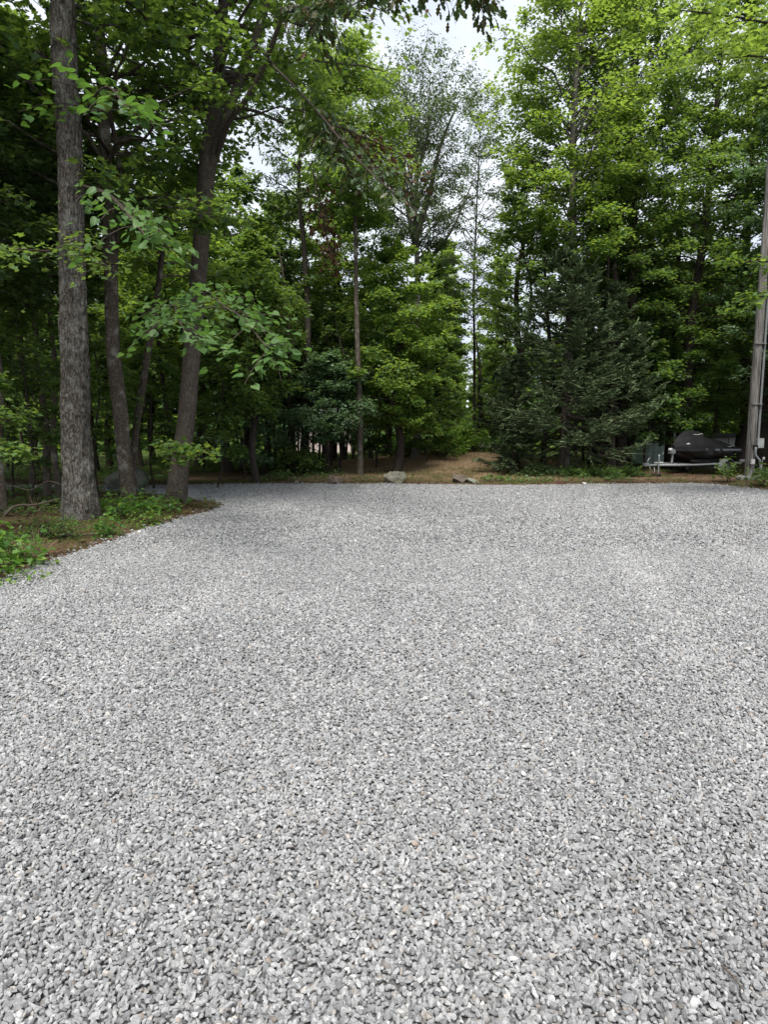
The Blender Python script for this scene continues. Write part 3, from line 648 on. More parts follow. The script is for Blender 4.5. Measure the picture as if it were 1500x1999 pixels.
T('maple_tree', 'green tree closing the gap right behind the middle maple', 852, 33, 485, 860, 62, 8, leaf='leaf_maple', nprim=50, nsec=10, nleaf=22, lsize=.15, tint=.75, riser=(.1, .9))
T('maple_tree', 'rounded light tree top closing the bottom of the sky gap', 872, 42, 470, 850, 40, 5, leaf='leaf_bright', nprim=54, nsec=10, nleaf=20, lsize=.19, tint=.5, riser=(.1, .9))
T('pine_tree', 'dark ragged trunk cluster at the back of the gap beside the small meter post', 931, 36, 640, 830, 26, 7, leaf='leaf_dark', nprim=16, nsec=5, nleaf=12, lsize=.15, tint=.6, bark='bark_dark', tpl='lance')
# near branch at the upper right belongs to a tree outside the frame
T('maple_tree', 'near maple reaching in from the upper right corner with yellowish leaves', 1900, 15.5, -420, 430, 330, 14, leaf='leaf_bright', nprim=30, nsec=9, nleaf=20, lsize=.12, tpl='maple', tint=.4, zmax=15,
  extra=[dict(paths=[limb([(1800, 160, 15.5), (1640, 90, 14.5), (1500, 45, 14), (1420, 30, 13.6), (1330, 20, 13.4)], 8, 2), limb([(1760, 250, 15.5), (1600, 170, 14.5), (1480, 110, 14), (1390, 120, 13.6)], 7, 2)], nsec=46, nleaf=22, seclen=.2, lsize=.115, tpl='maple', tint=.75, smin=.2, droop=.1),
         dict(paths=[limb([(1800, 560, 15.5), (1640, 530, 15.5), (1500, 510, 15.5), (1430, 512, 15.5)], 10, 3), limb([(1800, 620, 15.5), (1640, 590, 15.5), (1520, 575, 15.5), (1440, 590, 15.5)], 10, 3)], nsec=22, nleaf=20, seclen=.14, lsize=.115, tpl='maple', tint=.3, smin=.4, droop=.15)])
# left / centre second row
T('young_maple', 'backlit yellow green tree between the speckled and the forked trunk', 330, 21.5, 340, 700, 120, 5, leaf='leaf_bright', nprim=46, nsec=10, nleaf=22, lsize=.13, tint=.45)
T('young_maple', 'light green tree with drooping twigs just right of the forked trunk', 500, 20.5, 455, 800, 80, 7, leaf='leaf_maple', nprim=46, nsec=10, nleaf=22, lsize=.125, tint=.75, riser=(.1, .8))
T('young_maple', 'leafy tree filling the space behind the drooping twigs left of centre', 575, 27, 380, 780, 100, 7, leaf='leaf_bright', nprim=60, nsec=10, nleaf=24, lsize=.14, tint=.35, riser=(.1, 1.))
T('tall_tree', 'tall thin leaved tree whose top touches the sky left of the slender grey trunk', 600, 23.5, -40, 420, 90, 7, leaf='leaf_willow', nprim=40, nsec=9, nleaf=16, lsize=.12, tpl='lance', tint=.35, hang=.3, riser=(.5, 1.4), frac=.9)
T('young_maple', 'green tree right behind the slender grey trunk', 672, 29, 395, 760, 85, 6, leaf='leaf_maple', nprim=50, nsec=10, nleaf=22, lsize=.145, tint=.8, riser=(.1, 1.))
T('tall_tree', 'bright crowned tree behind the top of the slender grey trunk', 655, 30, 130, 460, 62, 6, leaf='leaf_bright', nprim=34, nsec=9, nleaf=20, lsize=.14, tint=.45, riser=(.4, 1.3), frac=.9)
T('tall_tree', 'sparse leaved tree with fine twigs right of the forked bare limbs', 925, 31, 150, 620, 92, 3, bark='bark_dark', leaf='leaf_willow', nprim=64, nsec=9, nleaf=12, lsize=.13, tpl='lance', tint=.5, hang=.3, riser=(.5, 1.4), frac=.9)

# copies: shaded woods
protoA = T('forest_tree', 'dark straight trunk close behind the shaggy tree on its left side', 88, 15.5, 40, 470, 190, 7, leaf='leaf_maple', nprim=44, nsec=10, nleaf=22, lsize=.14, tint=.4, bark='bark_spot', group=None, zmax=12.5, wob=.04)
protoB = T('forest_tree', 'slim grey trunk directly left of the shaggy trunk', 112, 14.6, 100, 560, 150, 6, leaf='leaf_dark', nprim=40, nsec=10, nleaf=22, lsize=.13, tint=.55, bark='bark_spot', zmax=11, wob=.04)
protoC = T('forest_tree', 'dark low branched tree in the shade left of the middle gap', 445, 24, 330, 790, 120, 9, leaf='leaf_maple', nprim=60, nsec=10, nleaf=24, lsize=.15, tint=.5, bark='bark_dark', riser=(.1, 1.))
protoD = T('forest_tree', 'dense dark tree beyond the forked trunk', 385, 27, 340, 760, 125, 9, leaf='leaf_maple', nprim=52, nsec=10, nleaf=24, lsize=.16, tint=.65, bark='bark_dark', riser=(.0, .9))
protos = [protoA, protoB, protoC, protoD]
rg = random.Random(4)
def put(p, px, Y, sc, label, group, rz=None):
    x = XAT(px, Y, 900); return copy_tree(p, (x, Y, g1(x, Y) - .08), rg.uniform(0, 6.28) if rz is None else rz, sc, label, group)
gL = ('dark trunk standing in the shaded woods on the left', 'trees in the shaded woods on the left')
gC = ('dark trunk in the gloomy wood behind the middle trees', 'trees in the wood behind the middle')
gR = ('dark tree in the wood behind the right hand maples', 'trees in the wood behind the right side')
for p, px, Y, sc in [(0, -230, 13.5, 1), (1, 2, 12.4, .9), (3, -20, 19.5, .9), (0, 60, 20, 1.0), (2, 215, 27, .9), (3, -130, 24, 1.0), (2, 300, 31, .9),
                     (3, 90, 31, .95), (3, -330, 19, 1.1), (2, -480, 14, 1.0), (0, -400, 9.5, 1.0)]:  # trees well past the left border are unseen, added to shade the wood
    put(protos[p], px, Y, sc, *gL)
for p, px, Y, sc in [(2, 480, 31, .95), (3, 400, 35, .95), (3, 640, 36, .85), (2, 520, 39, .95), (2, 760, 37, .75), (1, 540, 25.5, .9), (1, 585, 24.5, .55), (1, 522, 24, .7)]:
    put(protos[p], px, Y, sc, *gC)
for p, px, Y, sc in [(2, 1160, 33, 1.1), (3, 1280, 35, 1.1), (2, 1400, 37, 1.1), (2, 1540, 32, 1.2), (3, 1620, 27, 1.15), (2, 1700, 22, 1.05)]:
    put(protos[p], px, Y, sc, *gR)

# far wood as one mass
def far_wood():
    rng = np.random.default_rng(99); n = 170000
    th = rng.uniform(R(-46), R(46), n); d = rng.uniform(47, 60, n)
    x = np.sin(th) * d; y = np.cos(th) * d
    px = 750 + F * x / y
    hmax = 10.0 + 4.5 * (fbm(np.c_[x * .25, y * .0, x * 0], 7, 4) - .5) * 2
    gap = np.exp(-((px - 912) / 16) ** 2); hmax = hmax * (1 - .85 * gap)
    hmax = hmax + 1 * sstep(250, 600, abs(px - 850))
    z = rng.random(n) ** 1.25 * hmax
    cl = fbm(np.c_[x * .5, y * .5, z * .6], 17, 3); keep = cl > .40 * sstep(.5, 4, z)
    x, y, z, cl = x[keep], y[keep], z[keep], cl[keep]; n = len(x)
    nm = rng.normal(0, .6, (n, 3)); nm[:, 2] += .8; ax = rng.normal(0, 1, (n, 3)); ax[:, 2] *= .4
    V, f, a = leaves(np.c_[x, y, z], ax, nm, rng.uniform(.3, .6, n), 'kite', rng, np.clip(rng.normal(.5, .2, n) + (cl - .5), 0, 1))
    o = mesh('distant_wood', V, f, 'leaf_maple', attrs={'tint': a}); tag(o, 'solid green wood far behind all the trees', 'woods', kind='stuff')
far_wood()

# ------------------------------------------------------------------ spruce
def spruce(name, label, px, Y, top, bot, hw, rpx, seed, dens=1.0):
    rng = np.random.default_rng(seed); x0 = XAT(px, Y, 900); z0 = g1(x0, Y) - .05; zt = ztop(top, Y); zb = ztop(bot, Y); Rm = hw / F * Y
    root = empty(name, (x0, Y, z0), label, 'tree'); base = np.array([x0, Y, z0])
    tr = np.array([[x0, Y, z0], [x0 + .03, Y, z0 + (zt - z0) * .4], [x0, Y, zt]]); g = Geo()
    r0 = rpx / F * Y; V, f = trunk_geo(tr, [r0, r0 * .7, .012], 12, .15, .05, 3, .2, seed); g.add(V, f)
    n = int(105 * dens); t = rng.random(n) ** 1.15
    zz = zb + (zt - zb) * t; L = Rm * (1 - t) ** .72 * rng.uniform(.42, 1.22, n) + .15
    a = rng.uniform(0, 6.283, n); d = np.stack([np.cos(a), np.sin(a), 0 * a], 1)
    s = np.linspace(0, 1, 8)[None, :, None]
    P = np.stack([np.full(n, x0), np.full(n, Y), zz], 1)[:, None] + d[:, None] * L[:, None, None] * s
    P[..., 2] += (L[:, None] * (-.42 * s[..., 0] + .40 * s[..., 0] ** 2.4)) + (t[:, None] * .5 * L[:, None] * s[..., 0])
    P[:, 1:] += rng.normal(0, .02, P[:, 1:].shape)
    V, q = tubes(P, np.clip(.012 * L, .006, .035)[:, None] * np.linspace(1, .3, 8)[None], 4); g.add(V, q)
    # side twigs
    ns = 30; ss = rng.uniform(.22, 1.0, (n, ns)); x = ss * 7; i = np.clip(x.astype(int), 0, 6); f_ = (x - i)[..., None]; bi = np.arange(n)[:, None]
    S0 = P[bi, i] * (1 - f_) + P[bi, i + 1] * f_; Tn = nrm(P[bi, i + 1] - P[bi, i])
    ang = np.where(rng.random((n, ns)) < .5, -1, 1) * rng.uniform(R(30), R(62), (n, ns)); D = rotz(Tn, ang); D[..., 2] += rng.normal(-.08, .16, ss.shape); D = nrm(D)
    l = (L[:, None] * .30 * (1.1 - .7 * ss) + .12) * rng.uniform(.6, 1.2, ss.shape)
    S0 = S0.reshape(-1, 3); D = D.reshape(-1, 3); l = l.ravel(); tn = np.repeat(Tn.reshape(-1, 3), 1, 0)
    g.build('trunk', 'bark_dark', root, True, base)
    gn = Geo(); tt = Geo()
    V, q = tubes(np.stack([S0, S0 + D * l[:, None] * .5, S0 + D * l[:, None]], 1), np.full((len(S0), 3), .004), 3); tt.add(V, q); tt.build('branches', 'twig', root, False, base)
    # needle sprays: crossed narrow blades along each twig + side twiglets
    def blades(p, ax, ln, wd, tint):
        for k_ in (0, 1):
            nm = rng.normal(0, .5, p.shape); nm[:, 2] += 1 if k_ == 0 else 0
            a_ = nrm(ax); w_ = nrm(np.cross(nm, a_)) * (wd / 2)[:, None]; e = p + a_ * ln[:, None]
            V = np.stack([p - w_, p + w_, e + w_ * .35, e - w_ * .35], 1); m = len(p)
            gn.add(V, np.arange(m * 4).reshape(m, 4), np.repeat(tint, 4))
    m = len(S0)
    ti = np.clip(rng.normal(.36, .15, m) + .25 * (ss.ravel() - .6), 0, 1)
    blades(S0, D, l * 1.05, np.full(m, .032), ti)
    for _ in range(7):
        u = rng.uniform(.1, .98, m); p = S0 + D * (l * u)[:, None]; ax = rotz(D, np.where(rng.random(m) < .5, -1, 1) * rng.uniform(.5, 1.0, m)); ax[:, 2] += rng.normal(0, .15, m)
        blades(p, ax, .05 + .10 * rng.random(m), np.full(m, .034), np.clip(ti + rng.normal(.03, .1, m), 0, 1))
    # along the limb itself
    u = rng.uniform(.3, 1, (n, 24)); x = u * 7; i = np.clip(x.astype(int), 0, 6); f_ = (x - i)[..., None]
    p = (P[bi, i] * (1 - f_) + P[bi, i + 1] * f_).reshape(-1, 3); ax = nrm(P[bi, i + 1] - P[bi, i]).reshape(-1, 3) + rng.normal(0, .35, p.shape)
    blades(p, ax, .1 + .1 * rng.random(len(p)), np.full(len(p), .04), np.clip(rng.normal(.5, .15, len(p)), 0, 1))
    gn.build('needles', 'needle', root, False, base, True)
    return root
spruce('spruce_tree', 'big dark blue green spruce with drooping boughs right of the clearing', 1098, 22.6, 490, 868, 165, 7, 3, 1.25)
spruce('spruce_tree', 'smaller spruce merged into the right flank of the big spruce', 1190, 24.0, 560, 850, 100, 6, 4, 1.0)
spruce('young_spruce', 'young low spruce on the clearing side of the big spruce', 1000, 23.4, 700, 902, 55, 3, 6, .7)
spruce('spruce_tree', 'pale distant spruce glimpsed between the young spruce and the gap', 982, 33, 600, 850, 45, 4, 7, .6)
# trunks beside the spruce
for px, Yt, rp_, lb, m_ in [(1168, 24.4, 5, 'thin trunk at the left of the pair of bare trunks under the small spruce', 'bark_dark'), (1195, 24.6, 9, 'thick bare trunk under the right flank of the small spruce', 'bark_spot')]:
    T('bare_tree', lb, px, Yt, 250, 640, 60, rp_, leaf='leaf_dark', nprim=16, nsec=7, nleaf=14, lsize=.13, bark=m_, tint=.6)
T('bare_tree', 'dark post like trunk between the pale green shed and the shrouded watercraft', 1306, 27.6, 200, 640, 80, 8, leaf='leaf_maple', nprim=24, nsec=8, nleaf=16, lsize=.14, bark='bark_dark', tint=.5, wob=.02)
T('bare_tree', 'thick dark trunk at the right border behind the pole', 1492, 25, 100, 560, 90, 16, leaf='leaf_maple', nprim=30, nsec=8, nleaf=18, lsize=.14, bark='bark_dark', tint=.5, wob=.02)

# ------------------------------------------------------------------ bushes, seedlings
def bush(name, label, cx, cy, rx, h, nstem, nleaf, lsize, mat, seed, tpl='maple', cat='bush', tint=.5, flat=.4, group=None, ry=None):
    rng = np.random.default_rng(seed); z0 = g1(cx, cy); root = empty(name, (cx, cy, z0), label, cat, group); base = np.array([cx, cy, z0])
    a = rng.uniform(0, 6.283, nstem); rr = np.sqrt(rng.random(nstem)) ; ry = ry or rx
    b = np.stack([cx + rr * rx * .45 * np.cos(a), cy + rr * ry * .45 * np.sin(a), np.full(nstem, z0 - .03)], 1)
    e = np.stack([cx + rr * rx * np.cos(a), cy + rr * ry * np.sin(a), z0 + h * np.sqrt(np.clip(1.05 - rr ** 2, .05, 1)) * rng.uniform(.6, 1.05, nstem)], 1)
    s = np.linspace(0, 1, 6)[None, :, None]; P = b[:, None] + (e - b)[:, None] * s; P[..., 2] += (.12 * h * np.sin(s[..., 0] * 3.14)); P[:, 1:] += rng.normal(0, .012 + .02 * rx, P[:, 1:].shape)
    V, q = tubes(P, np.full((nstem, 6), max(.004, h * .006)), 4); Geo().add(V, q).build('stems', 'twig', root, True, base)
    tw, lv = foliage(rng, P, 4, max(3, nleaf // 4), .28, lsize, tpl, .1, 1.2, flat, .3, tint, .2, .1)
    V, f, aa = leaves(*lv[:4], tpl=tpl, rng=rng, tint=lv[4]); Geo().add(V, f, aa).build('leaves', mat, root, False, base, True)
    return root
def bpx(px, py, z=.06): P = PG(px, py, z); return float(P[0]), float(P[1])
bush('bush', 'bright green leafy bush at the lower left frame border', *bpx(0, 1098), .45, .36, 26, 18, .075, 'plant', 1, tint=.4)
bush('bush', 'broad bright green bush further left beyond the frame corner', *bpx(-75, 1125), .5, .45, 22, 18, .085, 'plant', 2, tint=.35)
bush('seedling', 'yellow green low seedlings at the lowest left corner of the verge', *bpx(18, 1128), .28, .16, 14, 12, .05, 'plant', 3, tint=.8)
bush('fern', 'dark green ferny plant in front of the shaggy trunk on its left', *bpx(100, 1050), .35, .28, 30, 40, .05, 'leaf_maple', 4, tpl='lance', cat='fern', tint=.6)
bush('seedling', 'green maple seedling with big leaves beside the speckled trunk foot', *bpx(232, 1012), .34, .42, 14, 12, .085, 'plant', 5, tint=.35)
bush('seedling', 'cluster of low seedlings between the speckled and the forked trunk', *bpx(292, 1000), .45, .24, 20, 14, .075, 'plant', 6, tint=.4)
bush('seedling', 'yellowish seedling patch in front of the speckled trunk', *bpx(290, 1018), .3, .12, 20, 12, .05, 'plant', 7, tint=.9)
bush('seedling', 'small dark weed on the mossy verge right of the shaggy trunk', *bpx(205, 1045), .22, .22, 14, 16, .055, 'plant', 8, tint=.15)
bush('seedling', 'tiny yellow seedling on the forked trunk foot beside the white stone', float(PG(335, 996)[0]), float(PG(335, 998)[1]) - .1, .10, .34, 4, 8, .06, 'plant', 9, tint=.9)
bush('seedling', 'single yellow leaved seedling in the dark soil at the lower verge', *bpx(82, 1098), .05, .14, 2, 6, .06, 'plant', 10, tpl='heart', tint=1.0)
bush('bush', 'leafy green bush at the wood edge left of the small flat rocks', *bpx(590, 930), .85, .95, 40, 30, .10, 'leaf_maple', 11, tint=.75)
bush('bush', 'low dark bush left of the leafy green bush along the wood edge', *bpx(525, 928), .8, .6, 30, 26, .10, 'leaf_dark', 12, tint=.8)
bush('sumac_bush', 'bright green feathery bush on the left rim of the clearing', XAT(845, 28.6), 28.6, 1.3, 1.1, 56, 50, .15, 'plant', 13, tpl='lance', tint=.7, flat=.3)
bush('sumac_bush', 'bright green feathery bush in the middle behind the straw mound', XAT(905, 29.6), 29.6, 1.35, 1.25, 60, 50, .15, 'plant', 14, tpl='lance', tint=.7, flat=.3)
bush('sumac_bush', 'yellow green bush beside the little meter post', XAT(972, 31.5), 31.5, 1.0, 1.0, 36, 36, .15, 'plant', 15, tpl='lance', tint=.6, flat=.3)
bush('sumac_bush', 'green bush under the middle maple at the back left of the clearing', XAT(805, 28.5), 28.5, .9, .95, 36, 36, .15, 'plant', 16, tpl='lance', tint=.2, flat=.3)
bush('weed_clump', 'dark green weeds under the big spruce', *bpx(1155, 934), 1.0, .30, 50, 24, .09, 'leaf_maple', 17, tint=.6, ry=.6)
bush('weed_clump', 'dark weeds between the whitish slab and the spruce trunk', *bpx(1070, 931), 1.1, .3, 50, 24, .09, 'leaf_dark', 18, tint=.8, ry=.6)
bush('weed_clump', 'green weeds left of the trailer tongue', *bpx(1225, 930), .5, .28, 26, 20, .09, 'leaf_maple', 19, tint=.4, ry=.5)
bush('shrub', 'young leafy shrub growing in front of the trailer wheel', *bpx(1424, 941), .32, .62, 12, 16, .085, 'leaf_maple', 20, tint=.9)
bush('shrub', 'low shrub at the foot of the utility pole on its right', *bpx(1492, 948), .5, .5, 22, 18, .085, 'leaf_maple', 21, tint=.75)
bush('vine', 'leafy sprig clinging to the utility pole below the meter box', XAT(1462, 20.9, 865), 20.9, .32, .1, 3, 4, .07, 'leaf_maple', 22, tint=.8) if False else None
def sapling(label, px, Y, top, bot, hw, seed, leaf='leaf_maple', tint=.5, ls=.1, nprim=12, group=None, tpl='maple', rpx=2.2, riser=(.05, .3), lean=(0, 0)):
    return T('sapling', label, px, Y, top, bot, hw, rpx, leaf=leaf, tint=tint, lsize=ls, nprim=nprim, nsec=9, nleaf=16, tpl=tpl, riser=riser, seed=seed, group=group, droop=.08, flat=.3, seg=6, cat='sapling', prof='dome', flare=0, lean=lean)
sapling('sapling with flat light green leaf sprays at the left border', -60, 9.2, 660, 900, 140, 31, 'leaf_maple', .75, .085, 8)
sapling('sapling standing left of the shaggy trunk with dim leaf tiers', 50, 13.2, 480, 850, 110, 32, 'leaf_maple', .6, .1, 20)
sapling('slim sapling left of the slim grey trunk, deep in shade', 20, 15.5, 560, 900, 110, 33, 'leaf_dark', .8, .11, 18)
sapling('sapling with leaf tiers between the shaggy and the speckled trunk', 190, 15.2, 520, 880, 75, 34, 'leaf_maple', .6, .1, 18)
sapling('sapling behind the leaning thin trunk', 300, 18.5, 560, 900, 90, 35, 'leaf_maple', .65, .11, 22)
sapling('sapling right behind the forked trunk with hanging sprays', 420, 18.8, 600, 880, 75, 36, 'leaf_maple', .8, .11, 22)
sapling('sapling with grey green sprays at the wood edge left of centre', 480, 21.8, 680, 900, 70, 37, 'leaf_blue', .6, .11, 18)
sapling('small sapling at the wood edge with a few bare twigs', 548, 23.8, 740, 900, 50, 38, 'leaf_blue', .6, .11, 12)
sapling('sapling under the bright middle maple on its right', 835, 26.5, 640, 880, 75, 39, 'leaf_maple', .8, .12, 24)
sapling('sapling under the bright middle maple on its left', 735, 25.5, 700, 890, 50, 40, 'leaf_maple', .6, .12, 16)
sapling('sapling with tiers of pale leaves left of the shrouded watercraft', 1262, 25.0, 640, 870, 75, 41, 'leaf_maple', .6, .11, 24)
sapling('sapling behind the shrouded watercraft with bright sprays', 1395, 27.0, 620, 840, 75, 42, 'leaf_maple', .85, .12, 24)
# slim dark stems inside the wood: countable thin trunks
rg = random.Random(8)
stem0 = None
spots = [(x, rg.uniform(23, 38)) for x in (15, 40, 75, 175, 190, 275, 300, 395, 410, 425, 440, 462, 470, 520, 530, 552, 560, 590, 605, 612, 622, 630, 645, 655, 662, 676, 690, 712, 725, 738, 752, 765, 790, 800, 1010, 1060, 1125, 1140, 1150, 1180, 1240, 1255, 1380)]
for i, (px, Yt) in enumerate(spots):
    x = XAT(px, Yt, 900)
    if stem0 is None:
        stem0 = T('thin_stem_tree', 'thin bare stem in the dark understory of the wood', px, Yt, 560, 760, 45, 3.2, leaf='leaf_dark', nprim=9, nsec=5, nleaf=12, lsize=.14, bark='bark_dark', tint=.6, group='thin bare stems inside the dark wood', seg=6, seed=71)
    else:
        copy_tree(stem0, (x, Yt, g1(x, Yt) - .05), rg.uniform(0, 6.28), rg.uniform(.8, 1.5), stem0['label'], stem0['group'])

# ground cover
def scatter(n, region, seed):
    rng = np.random.default_rng(seed); x0, x1, y0, y1 = region; P = np.c_[rng.uniform(x0, x1, n), rng.uniform(y0, y1, n)]; return rng, P
def cover(name, label, cat, P, rng, per, lsize, mat, h, rad, tint=.5, tpl='kite', grass=False):
    n = len(P); z = ground(P); C = np.repeat(np.c_[P, z], per, 0); m = len(C)
    if grass:
        C[:, :2] += rng.normal(0, rad, (m, 2)); hh = h * rng.uniform(.4, 1.2, m); ax = rng.normal(0, .55, (m, 3)); ax[:, 2] = 1
        nm = rng.normal(0, 1, (m, 3)); nm[:, 2] *= .2; a_ = nrm(ax); w_ = nrm(np.cross(nm, a_)) * .004; C[:, 2] = ground(C[:, :2]) - .01 if m < 400000 else C[:, 2]
        mid = C + a_ * hh[:, None] * .55; tip = C + a_ * hh[:, None]; tip[:, :2] += ax[:, :2] * hh[:, None] * .4; tip[:, 2] -= .12 * hh
        V = np.stack([C - w_, C + w_, mid + w_ * .8, tip, mid - w_ * .8], 1); f = np.arange(m * 5).reshape(m, 5); a = np.repeat(np.clip(rng.normal(tint, .22, m), 0, 1), 5)
    else:
        r_ = rad * np.sqrt(rng.random(m)); t_ = rng.uniform(0, 6.283, m); hs = np.repeat(rng.uniform(.4, 1, n), per) * h
        C[:, 0] += r_ * np.cos(t_); C[:, 1] += r_ * np.sin(t_); C[:, 2] += hs * rng.uniform(.2, 1, m) * (1 - .5 * r_ / rad)
        ax = np.stack([np.cos(t_), np.sin(t_), rng.normal(-.1, .3, m)], 1); nm = rng.normal(0, .4, (m, 3)); nm[:, 2] += 1
        V, f, a = leaves(C, ax, nm, lsize * rng.uniform(.5, 1.2, m), tpl, rng, np.clip(rng.normal(tint, .2, m) + np.repeat(rng.normal(0, .15, n), per), 0, 1))
    o = mesh(name, V, f, mat, attrs={'tint': a}); return tag(o, label, cat, kind='stuff')
def inclr(P): return (np.abs(P[:, 0] - 2.6) < 4.2) & (P[:, 1] > 21) & (P[:, 1] < 30)
rng, P = scatter(9000, (-24, 24, 12, 44), 3); s_ = edge(P); P = P[(s_ > .5) & ~inclr(P) & ~((P[:, 0] > 7.5) & (P[:, 1] < 27.5)) & (fbm(np.c_[P * .4, P[:, 0] * 0], 61, 3) > .42) & (np.abs(P[:, 0]) < P[:, 1] * .66)]
cover('undergrowth', 'low leafy undergrowth on the shaded forest floor', 'undergrowth', P, rng, 22, .11, 'leaf_dark', .34, .32, .8)
rng, P = scatter(5200, (-14, 14, 3, 24), 4); s_ = edge(P); P = P[(s_ > .03) & (s_ < 1.0) & (P[:, 0] < 1) & (fbm(np.c_[P * 1.2, P[:, 0] * 0], 62, 3) > .47)]
cover('verge_plants', 'small mossy plants along the left gravel verge', 'ground cover', P, rng, 12, .035, 'plant', .07, .12, .45)
rng, P = scatter(26000, (-14, 16, 3, 24), 5); s_ = edge(P); P = P[(s_ > .02) & (s_ < 1.1) & (fbm(np.c_[P * .9, P[:, 0] * 0], 63, 3) > .44)]
cover('verge_grass', 'short dry and green grass along the gravel verge', 'grass', P, rng, 9, .1, 'grass', .10, .05, .5, grass=True)
rng, P = scatter(10000, (-2.5, 7.6, 20.8, 31), 6); s_ = edge(P); P = P[(s_ > .05)]
cover('clearing_grass', 'yellowish grass and straw on the cleared mound', 'grass', P, rng, 14, .1, 'straw', .10, .09, .45, grass=True)
rng, P = scatter(1800, (-1, 8.5, 21.0, 24.5), 16); s_ = edge(P); P = P[(s_ > .15) & (np.abs(P[:, 0] - 3.2) < 4.6) & (fbm(np.c_[P * .9, P[:, 0] * 0], 64, 3) > .45)]
cover('clearing_grass', 'green grass tufts at the front of the cleared mound', 'grass', P, rng, 16, .1, 'grass', .11, .07, .35, grass=True)
rng, P = scatter(3000, (8, 22, 24, 34), 17); P = P[edge(P) > .4]
cover('lawn', 'shaded lawn under the trailer', 'grass', P, rng, 14, .1, 'grass', .08, .12, .45, grass=True)
# fallen leaves and twigs
def litter():
    rng, P = scatter(60000, (-16, 18, 3, 36), 9); s_ = edge(P); P = P[((s_ > -.02) & (rng.random(len(P)) < np.exp(-s_ / 3.0))) | ((s_ > -3) & (s_ <= -.02) & (rng.random(len(P)) < .03 * np.exp(s_ / .8)))]
    m = len(P); nm = rng.normal(0, .35, (m, 3)); nm[:, 2] += 1; ax = rng.normal(0, 1, (m, 3)); ax[:, 2] *= .15
    V, f, a = leaves(np.c_[P, ground(P) + np.where(edge(P) < 0, .03, .008)], ax, nm, rng.uniform(.03, .09, m), 'kite', rng, rng.random(m))
    tag(mesh('leaf_litter', V, f, 'leaf_brown', attrs={'tint': a}), 'brown fallen leaves strewn over the soil beside the gravel', 'leaf litter', kind='stuff')
litter()
def stick(label, pts, r0, r1, mat='deadwood', name='fallen_branch', cat='branch', group=None, side=()):
    g = Geo(); V, f = trunk_geo(np.array(pts), np.linspace(r0, r1, len(pts)), 7, .06, .12, 4, 0, 3); g.add(V, f)
    for sp in side: V, f = trunk_geo(np.array(sp), np.linspace(r1, r1 * .4, len(sp)), 5, .06, .1, 4, 0, 4); g.add(V, f)
    b = np.array(pts[0]); return tag(g.build(name, mat, None, True, b), label, cat, group)
def gp(px, py, h=.0): P = PG(px, py, .05); return (P[0], P[1], g1(P[0], P[1]) + h)
stick('long pale fallen branch lying on the verge in front of the shaggy trunk', [gp(78, 1050, .05), gp(130, 1050, .03), gp(190, 1047, .05)], .028, .012, side=[[gp(130, 1050, .04), gp(165, 1041, .09), gp(195, 1038, .12)]])
stick('dead arching branch in the shade left of the shaggy trunk', [PD(-10, 935, 12.8), PD(30, 950, 12.6), PD(58, 957, 12.5), PD(92, 940, 12.4), PD(125, 948, 12.2)], .014, .008)
stick('dead straight branch leaning low left of the shaggy trunk', [PD(8, 1005, 11.8), PD(25, 990, 11.9), PD(70, 985, 12), PD(118, 973, 12)], .03, .012, side=[[PD(25, 990, 11.9), PD(15, 1000, 11.7), PD(5, 1010, 11.5)]])
stick('curved dark stick rising from the verge left of the forked trunk', [gp(322, 985, .0), PD(303, 970, 14), PD(288, 955, 14.2), PD(284, 948, 14.3)], .012, .006)
stick('split pale stick leaning against the pinkish boulder', [gp(661, 944, .0), gp(668, 942, .12), gp(674, 941, .22)], .03, .018, side=[[gp(661, 943, .03), gp(673, 943, .1), gp(680, 943, .14)]])
stick('thin twig standing in the straw right of the pale boulder', [gp(820, 941, 0), gp(823, 941, .15), gp(832, 941, .3)], .01, .004)
stick('small brown twig lying on the gravel at the right', [tuple(PG(1410, 1885, .03)), tuple(PG(1440, 1915, .035)), tuple(PG(1452, 1932, .03))], .004, .002, name='twig', cat='twig')
stick('dark strip of bark debris at the gravel edge behind the tip of the verge', [gp(395, 990, .03), gp(415, 989, .05), gp(436, 988, .03)], .018, .008)
def tuft(label, px, py, n, h, seed):
    rng = np.random.default_rng(seed); x, y, z = gp(px, py); a = rng.uniform(0, 6.283, n); t = rng.uniform(.1, .9, n)
    s = np.linspace(0, 1, 5)[None, :, None]; d = np.stack([np.cos(a) * t, np.sin(a) * t, np.sqrt(1 - t ** 2) + .1], 1) * (h * rng.uniform(.5, 1.1, n))[:, None]
    P = np.array([x, y, z - .01]) + rng.normal(0, .02, (n, 1, 3)) * [1, 1, 0] + d[:, None] * s; P[..., 2] -= h * .35 * (t[:, None] * s[..., 0] ** 2)
    V, q = tubes(P, np.linspace(.004, .0012, 5)[None] * np.ones((n, 1)), 3)
    o = mesh('dry_grass_tuft', V, q, 'straw', attrs={'tint': np.repeat(rng.uniform(.5, 1, n), 15)}, loc=(x, y, z)); return tag(o, label, 'grass tuft')
tuft('tuft of dry straw coloured grass fanning up on the lower left verge', 72, 1085, 60, .36, 1)
tuft('small dry grass tuft at the foot of the utility pole', 1452, 950, 46, .3, 2)
tuft('reddish dry stalks behind the bright bush left of the shaggy trunk', 70, 1005, 14, .42, 3)

